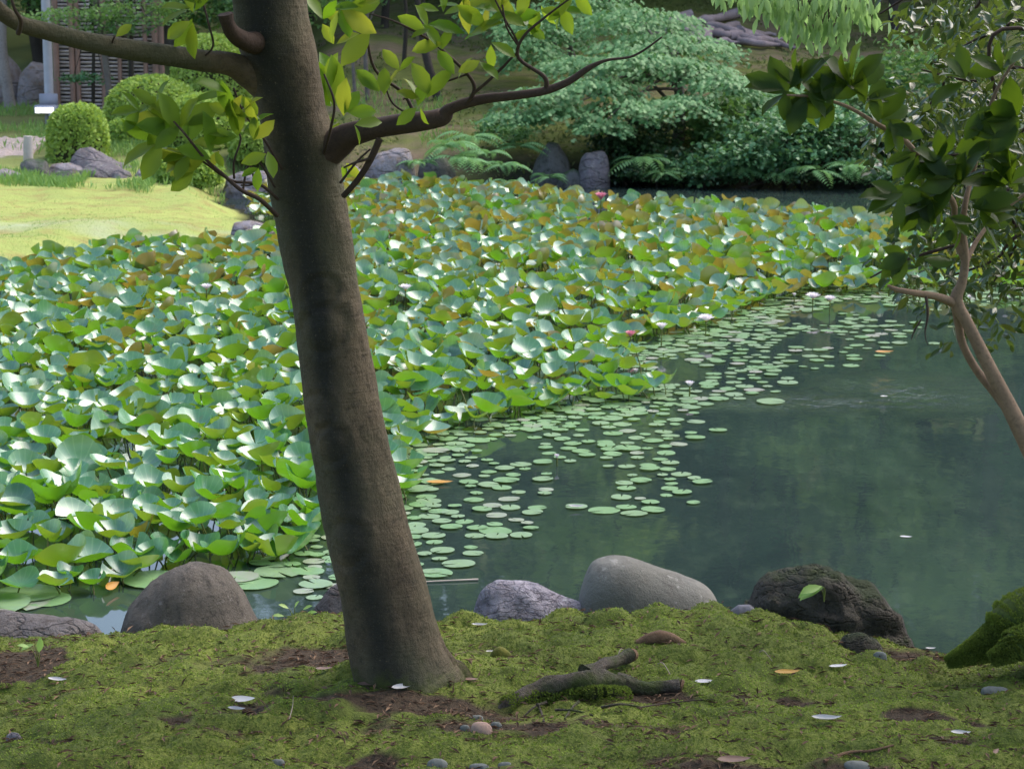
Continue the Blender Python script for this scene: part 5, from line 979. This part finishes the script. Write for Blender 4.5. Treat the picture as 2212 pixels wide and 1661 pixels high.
# tall trees beyond, whose crowns stand above the picture and mirror in the pond
tall = []
for i_ in range(24):
    x = -14 + i_ * 1.3 + rl.uniform(-.3, .3); y = 43 + (i_ % 2) * 2.6 + rl.uniform(-.6, .8); tall.append((x, y))
for i_ in range(7): tall.append((2.5 + i_ * 2.1 + rl.uniform(-.3, .3), 47.5 + rl.uniform(-.5, .5)))
tall.append((1.0, 40.8))
words = ['slender', 'broad', 'stout', 'loose-crowned', 'dense', 'tall straight', 'crooked', 'wide-limbed']
spots = ['behind the far left corner', 'behind the pale pole', 'behind the left half of the fence', 'behind the right half of the fence', 'behind the cloud-clipped bushes', 'behind the leaning trunk', 'behind the saplings', 'at the top of the bare slope', 'above the middle of the slope', 'behind the young maple', 'behind the big maple', 'behind the bleached roots', 'above the hanging pale leaves', 'behind the glossy evergreen', 'behind the right end of the bank', 'second behind the fence', 'second behind the maple', 'at the far right corner', 'beside the far right corner', 'beyond the dark far-right shrub', 'behind the waterline shrubs', 'behind the broad slope shrub', 'right of the broad slope shrub', 'beyond the view at right'] + ['third behind ' + w_ for w_ in ('the young maple', 'the big maple', 'the bleached roots', 'the hanging leaves', 'the glossy evergreen', 'the slope shrub', 'the far right corner')] + ['with fresh leaves in front of the others, above the middle slope']
for i_, (x, y) in enumerate(tall):
    z = float(H(x, y)); hh = rl.uniform(11, 13.5) if x > -4.5 else rl.uniform(5, 6); rr = random.Random(500 + i_); bl = []
    for j_ in range(7 if x < -4.5 else 8): bl.append(((x + rr.uniform(-1.5, 1.5), y + rr.uniform(-1.3, .8), z + hh * (.16 + .12 * j_) + rr.uniform(-.3, .3)), (rr.uniform(1.3, 2.0) * (1 if x > -4.5 else .7), rr.uniform(1, 1.5), rr.uniform(.8, 1.2) * (1 if x > -4.5 else .5)), 640 if x > -4.5 else 300))
    simple_tree('tall_tree', f'{words[i_ % 8]} tall leafy tree {spots[i_]}', (x, y, z), hh * .95, rr.uniform(.1, .17), bl, .27 if x > -4.5 else .15, M_bright if abs(x - .6) < 1.2 or abs(x - 6.4) < .7 else M_lite if x < -4.5 else (M_tree, M_lite, M_shrub, M_lite)[(i_ * 7) % 4], M_darkbark if i_ % 3 else M_greybark, 600 + i_, group='tall trees behind the garden', limbs=9)

# ================================================================== SMALL THINGS ON THE NEAR BANK
M_deadpale = leaf_mat('bleached_dead_leaf', (.50, .48, .50), (.62, .60, .60), (.4, .35, .3), .5, .4, .15); M_orange = leaf_mat('orange_dead_leaf', (.40, .17, .03), (.5, .28, .04), (.4, .2, .03), .5, .4, .2); M_brown = leaf_mat('brown_dead_leaf', (.16, .09, .07), (.22, .14, .11), (.1, .05, .03), .5, .3, .1)
def gz(a, b):
    d = ray(a, b); Y = 5.8
    while Y < 9.6 and CAMZ + d.z / d.y * Y > sz(d.x / d.y * Y, Y): Y += .01
    return Vector((d.x / d.y * Y, Y, sz(d.x / d.y * Y, Y)))
def curled(label, a, b, w, ang, mat, curl=.5, up=0, z=None, Y=None, name='fallen_leaf', cat='fallen leaf'):
    p = gz(a, b) if z is None else atz(a, b, z); L_ = w / ppm(p.y); n, mq = 10, 6; V = []
    for i_ in range(n + 1):
        t = i_ / n; hw = .19 * math.sin(math.pi * t ** .8) ** .8 + .001
        for j_ in range(mq + 1):
            s_ = (j_ / mq * 2 - 1); V.append(((t - .5), s_ * hw * math.cos(curl * s_), curl * .5 * (s_ * hw) ** 2 * 6 + curl * .35 * (t - .5) ** 2 * 1.6))
    V = np.array(V) * L_; F = [(i_ * (mq + 1) + j_, (i_ + 1) * (mq + 1) + j_, (i_ + 1) * (mq + 1) + j_ + 1, i_ * (mq + 1) + j_ + 1) for i_ in range(n) for j_ in range(mq)]
    Mx = np.array(Matrix.Rotation(R(ang), 3, 'Z') @ Matrix.Rotation(R(up), 3, 'X')); V = V @ Mx.T + np.array(p) + np.array([0, 0, .012 if z is None else .004])
    g = Geo(); g.add(V, F, rl.random()); tag(g.build(name, mat, origin=tuple(p)), label, cat, 'fallen leaves')
for a in [('white curled fallen leaf, upper of a pair on moss left of the trunk', 522, 1521, 62, 8, M_deadpale, .3, 20), ('white boat-shaped fallen leaf, lower of a pair left of the trunk', 512, 1540, 42, -10, M_deadpale, .9, 25), ('pale upturned leaf at the foot of the leaning trunk', 868, 1492, 55, 30, M_deadpale, .8, 30),
          ('white curled leaf on the ridge right of the trunk', 1036, 1357, 36, 5, M_deadpale, .9, 15), ('white leaf tip beside the small mossy lump right of the trunk', 1060, 1415, 24, 20, M_deadpale, .8, 10), ('tiny white leaf on the ridge before the lavender rock', 1106, 1318, 16, 30, M_deadpale, .8, 10), ('grey flat leaf right of the cut root stub', 1522, 1480, 46, 8, M_deadpale, .3, 10),
          ('large white boat-shaped leaf on moss at lower right', 1785, 1562, 70, 3, M_deadpale, .9, 18), ('white leaf at right near the edge', 2075, 1592, 46, -4, M_deadpale, .7, 20), ('pinkish cupped leaf at bottom right corner', 2150, 1632, 36, 60, M_brown, .7, 30), ('orange-yellow fallen leaf right of centre on moss', 1700, 1462, 60, 10, M_orange, .5, 10), ('purple-brown dead leaf at the bottom edge right of centre', 1585, 1652, 80, 8, M_brown, .5, 15),
          ('pale leaf lying in the dark hollow at far left', 125, 1476, 46, -12, M_deadpale, .7, 15), ('small grey-white leaf near the mossy root at right', 2010, 1408, 24, 5, M_deadpale, .7, 15), ('brown leaf against the left foot of the trunk', 700, 1452, 40, 15, M_brown, .4, 10), ('reddish bark flake right of the trunk foot', 1015, 1475, 40, 0, M_brown, .3, 5), ('rust-brown leaf below the trunk foot', 800, 1485, 60, 5, M_brown, .3, 5), ('grey leaf on moss right of the orange leaf', 1810, 1448, 46, 20, M_deadpale, .5, 5)]:
    curled(*a)
curled('thin white leaf drifting on open water at right', 1957, 1161, 28, -8, M_deadpale, .3, 5, z=.0, name='floating_leaf', cat='floating leaf'); curled('tiny white petal on the ripples at right', 1910, 857, 18, -8, M_deadpale, .3, 5, z=.0, name='floating_leaf', cat='floating leaf')
curled('white curled leaf on water right of the trunk below the pads', 1245, 1096, 36, 3, M_deadpale, .8, 15, z=.016, name='floating_leaf', cat='floating leaf'); curled('pale yellow leaf on water at the tip of the pads far right', 1910, 762, 44, 12, M_orange, .5, 5, z=.0, name='floating_leaf', cat='floating leaf')
curled('yellow-brown dying lily leaf standing in the water left of the boulder', 240, 1268, 60, 70, M_orange, .6, 50, z=.03, name='withered_leaf', cat='withered leaf'); curled('orange withered leaf floating among pads right of the trunk', 950, 1043, 60, 5, M_orange, .3, 5, z=.01, name='floating_leaf', cat='floating leaf')
# floating reed stick
g = Geo(); tube_geo(g, [atz(915, 1257, .006), atz(975, 1254, .008), atz(1033, 1252, .006)], [.004, .004, .006], 6); tag(g.build('floating_stick', plain('dry_reed', (.42, .36, .30), .6), origin=tuple(atz(915, 1257, 0))), 'thin dry reed floating beside the trunk', 'stick')
# mossy root with sawn end
rp_ = empty('surface_root', tuple(gz(1230, 1500)), 'gnarled surface root breaking through the moss right of the trunk', 'tree root')
def rootpiece(name, pts, rad, seed, mat=None, seg=26, amp=.45):
    pp = smooth_path(pts, 14); g = Geo(); tube_geo(g, pp, lerp_list(rad, len(pp)), seg, fn=lambda a, P, th: a * (1 + amp * fbm(P[:, 0:1] * 14 + np.cos(th)[None] * 1.2, P[:, 1:2] * 14, P[:, 2:3] * 14 + np.sin(th)[None] * 1.2, 4, seed))); return g.build(name, mat or M_wroot, rp_)
M_wroot = bark_mat('weathered_root', (.10, .082, .066), (.16, .13, .105), (.03, .024, .02), 14, bd=.03, alg=(.07, .09, .025)); M_cut = bark_mat('sawn_wood_end', (.15, .085, .05), (.20, .12, .07), (.08, .05, .03), 20)
HY = [None]
def up(a, b, h, dy=0):
    if HY[0]: p = at(a, b, HY[0]); p.z = sz(p.x, p.y); return p + Vector((0, 0, h))
    p = gz(a, b); return p + Vector((0, dy, h))
rootpiece('main_root', [up(1065, 1535, -.03), up(1110, 1520, .012), up(1160, 1510, .028), up(1215, 1508, .04), up(1265, 1508, .045), up(1300, 1506, .045), up(1345, 1506, .035)], [.010, .022, .030, .036, .040, .050, .034], 7, amp=.7)
rootpiece('branch_root', [up(1265, 1500, .075), up(1300, 1470, .055), up(1335, 1452, .045), up(1362, 1440, .04)], [.03, .022, .02, .024], 8)
rootpiece('low_root', [up(1330, 1488, .02), up(1390, 1496, .012), up(1430, 1494, .012), up(1468, 1492, .01)], [.03, .024, .022, .026], 9)
rootpiece('sawn_end', [up(1361, 1441, .04), up(1367, 1438, .04)], [.025, .023], 11, M_cut, amp=.15); rootpiece('sawn_end', [up(1467, 1492, .01), up(1473, 1492, .01)], [.027, .025], 12, M_cut, amp=.15)
for i_, (a, b, c, d) in enumerate([(1180, 1530, 1130, 1552), (1250, 1530, 1220, 1556), (1200, 1548, 1280, 1548), (1300, 1540, 1380, 1530), (1160, 1535, 1175, 1562)]): rootpiece('rootlet', [up(a, b, .02), up((a + c) / 2, (b + d) / 2 - 4, .014), up(c, d, .004)], [.006, .004, .003], 20 + i_, seg=6)
g = Geo(); fuzz(g, smooth_path([up(1090, 1528, .0), up(1160, 1516, .012), up(1240, 1514, .014), up(1300, 1513, .016), up(1350, 1512, .010)], 5), [.03] * 21, 5000, 14); g.build('moss_cover', bpy.data.materials['moss_fibre'], rp_, smooth=False)
r2 = empty('root_hump', tuple(gz(1430, 1382)), 'small brown root hump poking from the moss below the smooth boulder', 'tree root'); rp_ = r2; HY[0] = gz(1430, 1390).y
rootpiece('root', [up(1372, 1388, -.01), up(1400, 1376, .01), up(1425, 1366, .025), up(1450, 1374, .012), up(1484, 1382, -.01)], [.01, .022, .028, .022, .01], 31, M_cut, amp=.3)
r3 = empty('mossy_lump', tuple(gz(1082, 1418)), 'small moss-grown lump beside a white leaf right of the trunk', 'moss lump'); rp_ = r3; HY[0] = gz(1082, 1418).y
rootpiece('lump', [up(1062, 1420, -.01), up(1080, 1416, .008), up(1105, 1420, -.01)], [.012, .028, .012], 33, plain('olive_moss', (.13, .12, .015), .9, c2=(.08, .09, .01), scale=60, bd=.003), amp=.2)
HY[0] = None
# pebbles
def pebble(label, a, b, w, h, mat, seed):
    p = gz(a, b); rock('pebble', label, [(a - w / 2, b + 4), (a - w * .42, b - h * .7), (a - w * .15, b - h), (a + w * .2, b - h * .95), (a + w * .42, b - h * .65), (a + w / 2, b + 4)], p.y, w / ppm(p.y) * .8, mat, base=p.z - .035, amp=.006, freq=20, seed=seed, group='pebbles on the near bank', cat='pebble')
M_pk = rock_mat('pink_pebble', (.36, .24, .19), (.27, .18, .15), (.2, .14, .12), 20, bd=.002); M_gp = rock_mat('grey_pebble', (.12, .13, .12), (.16, .17, .16), (.08, .08, .075), 20, bd=.002)
for i_, a in enumerate([('pink-brown pebble in the bare soil below the surface root', 1040, 1570, 62, 22, M_pk), ('grey-green pebble behind the pink pebble', 1028, 1552, 44, 16, M_gp), ('grey pebble right of the pink pebble', 1072, 1566, 34, 16, M_gp), ('brown pebble left of the pink pebble', 1004, 1572, 30, 14, M_gp), ('pale angular stone in the moss at far left', 30, 1592, 44, 24, M_lav),
        ('flat grey-green stone at the bottom edge below the trunk', 945, 1650, 62, 22, M_gp), ('second flat stone at the bottom edge right of the first', 1035, 1655, 60, 14, M_gp), ('third small stone at the bottom edge', 1090, 1650, 40, 10, M_gp), ('dark half-buried stone in the moss at right', 2150, 1490, 80, 16, M_gp), ('flat bluish stone in bare soil at bottom right', 1850, 1650, 74, 14, M_gp), ('small grey stone left of the bottom flat stones', 600, 1645, 40, 12, M_gp), ('grey stone on the moss right of the root stub', 1900, 1415, 40, 14, M_gp), ('dark rounded stone beside the mossy root at the right edge', 2140, 1412, 62, 34, M_gp)]): pebble(a[0], a[1], a[2] + a[4] * .35, a[3] * .85, a[4] * .8, a[5], 70 + i_)
# sticks
def stick(label, pts, r, mat=M_twig): 
    P_ = [up(a, b, .008 + h) for a, b, h in pts]; g = Geo(); tube_geo(g, smooth_path(P_, 5), lerp_list([r, r * .6], 5 * (len(P_) - 1) + 1), 6); tag(g.build('fallen_twig', mat, origin=tuple(P_[0])), label, 'twig', 'fallen twigs')
M_paletwig = plain('pale_dry_twig', (.30, .24, .18), .7)
stick('long reddish root-like twig in the bare soil at bottom right', [(1780, 1655, 0), (1830, 1638, .01), (1880, 1628, 0), (1930, 1622, .01)], .006, M_cut)
stick('forked pale dry twig on moss at left', [(625, 1560, 0), (632, 1545, .015), (634, 1528, .03)], .002, M_paletwig); stick('thin pale twig right of the root', [(1420, 1440, .0), (1432, 1450, .02), (1448, 1462, 0)], .002, M_paletwig)
stick('pale straw leaning by the surface root', [(1330, 1440, .0), (1340, 1425, .03), (1350, 1418, .01)], .0022, M_paletwig); stick('thin straw on moss left of the orange leaf', [(1640, 1415, .0), (1650, 1425, .02), (1668, 1436, 0)], .002, M_paletwig)
stick('long dark twig lying right of the surface root', [(1340, 1545, 0), (1420, 1530, .005), (1500, 1522, .004), (1545, 1520, 0)], .003); stick('dark twig at the foot of the dark rock', [(1900, 1422, 0), (1960, 1428, .01), (2020, 1432, 0)], .003); stick('short orange needle cluster below the trunk', [(925, 1540, 0), (950, 1546, 0), (985, 1548, 0)], .0022, M_cut)
# seedlings
M_seed = leaf_mat('seedling_leaf', (.20, .36, .08), (.34, .48, .14), (.35, .55, .12), .45, .4, .4)
def seedling(label, a, b, Y, sprs, L_, name='seedling'):
    c = at(a, b, Y); e = empty(name, tuple(c), label, 'seedling', 'seedlings'); g = Geo(); P_, D_, U_, S_, T_ = [], [], [], [], []
    for dx, dy, ang in sprs:
        t = at(a + dx, b - dy, Y); tube_geo(g, smooth_path([c, c.lerp(t, .5) + Vector((.004, 0, .01)), t], 3), lerp_list([.0025, .0015], 7), 5, cap=False)
        P_.append(tuple(t)); D_.append((math.cos(R(ang)), rl.uniform(-.4, .2), math.sin(R(ang)))); U_.append((rl.uniform(-.4, .4), -.5, 1)); S_.append(L_ / ppm(Y) * rl.uniform(.8, 1.2)); T_.append(rl.random())
    g.build('stem', M_stalk, e); g = Geo(); leaves(g, P_, D_, U_, S_, T_, 'leaf', 1.15); g.build('leaves', M_seed, e)
seedling('small bright green seedling on the moss left of the trunk', 632, 1345, 8.85, [(-18, 14, 170), (-8, 30, 150), (4, 32, 60), (22, 28, 30), (14, 10, 20), (-4, 8, 200), (30, 20, 10)], 24)
seedling('drooping pale green leaf sprout growing on the dark craggy rock', 1780, 1300, 8.9, [(-10, 30, 200), (-4, 34, 190), (0, 32, 205)], 52)
seedling('thin two-bladed sprout on the moss at far left', 82, 1440, 8.2, [(-18, 42, 160), (-8, 48, 200), (2, 30, 80)], 34)
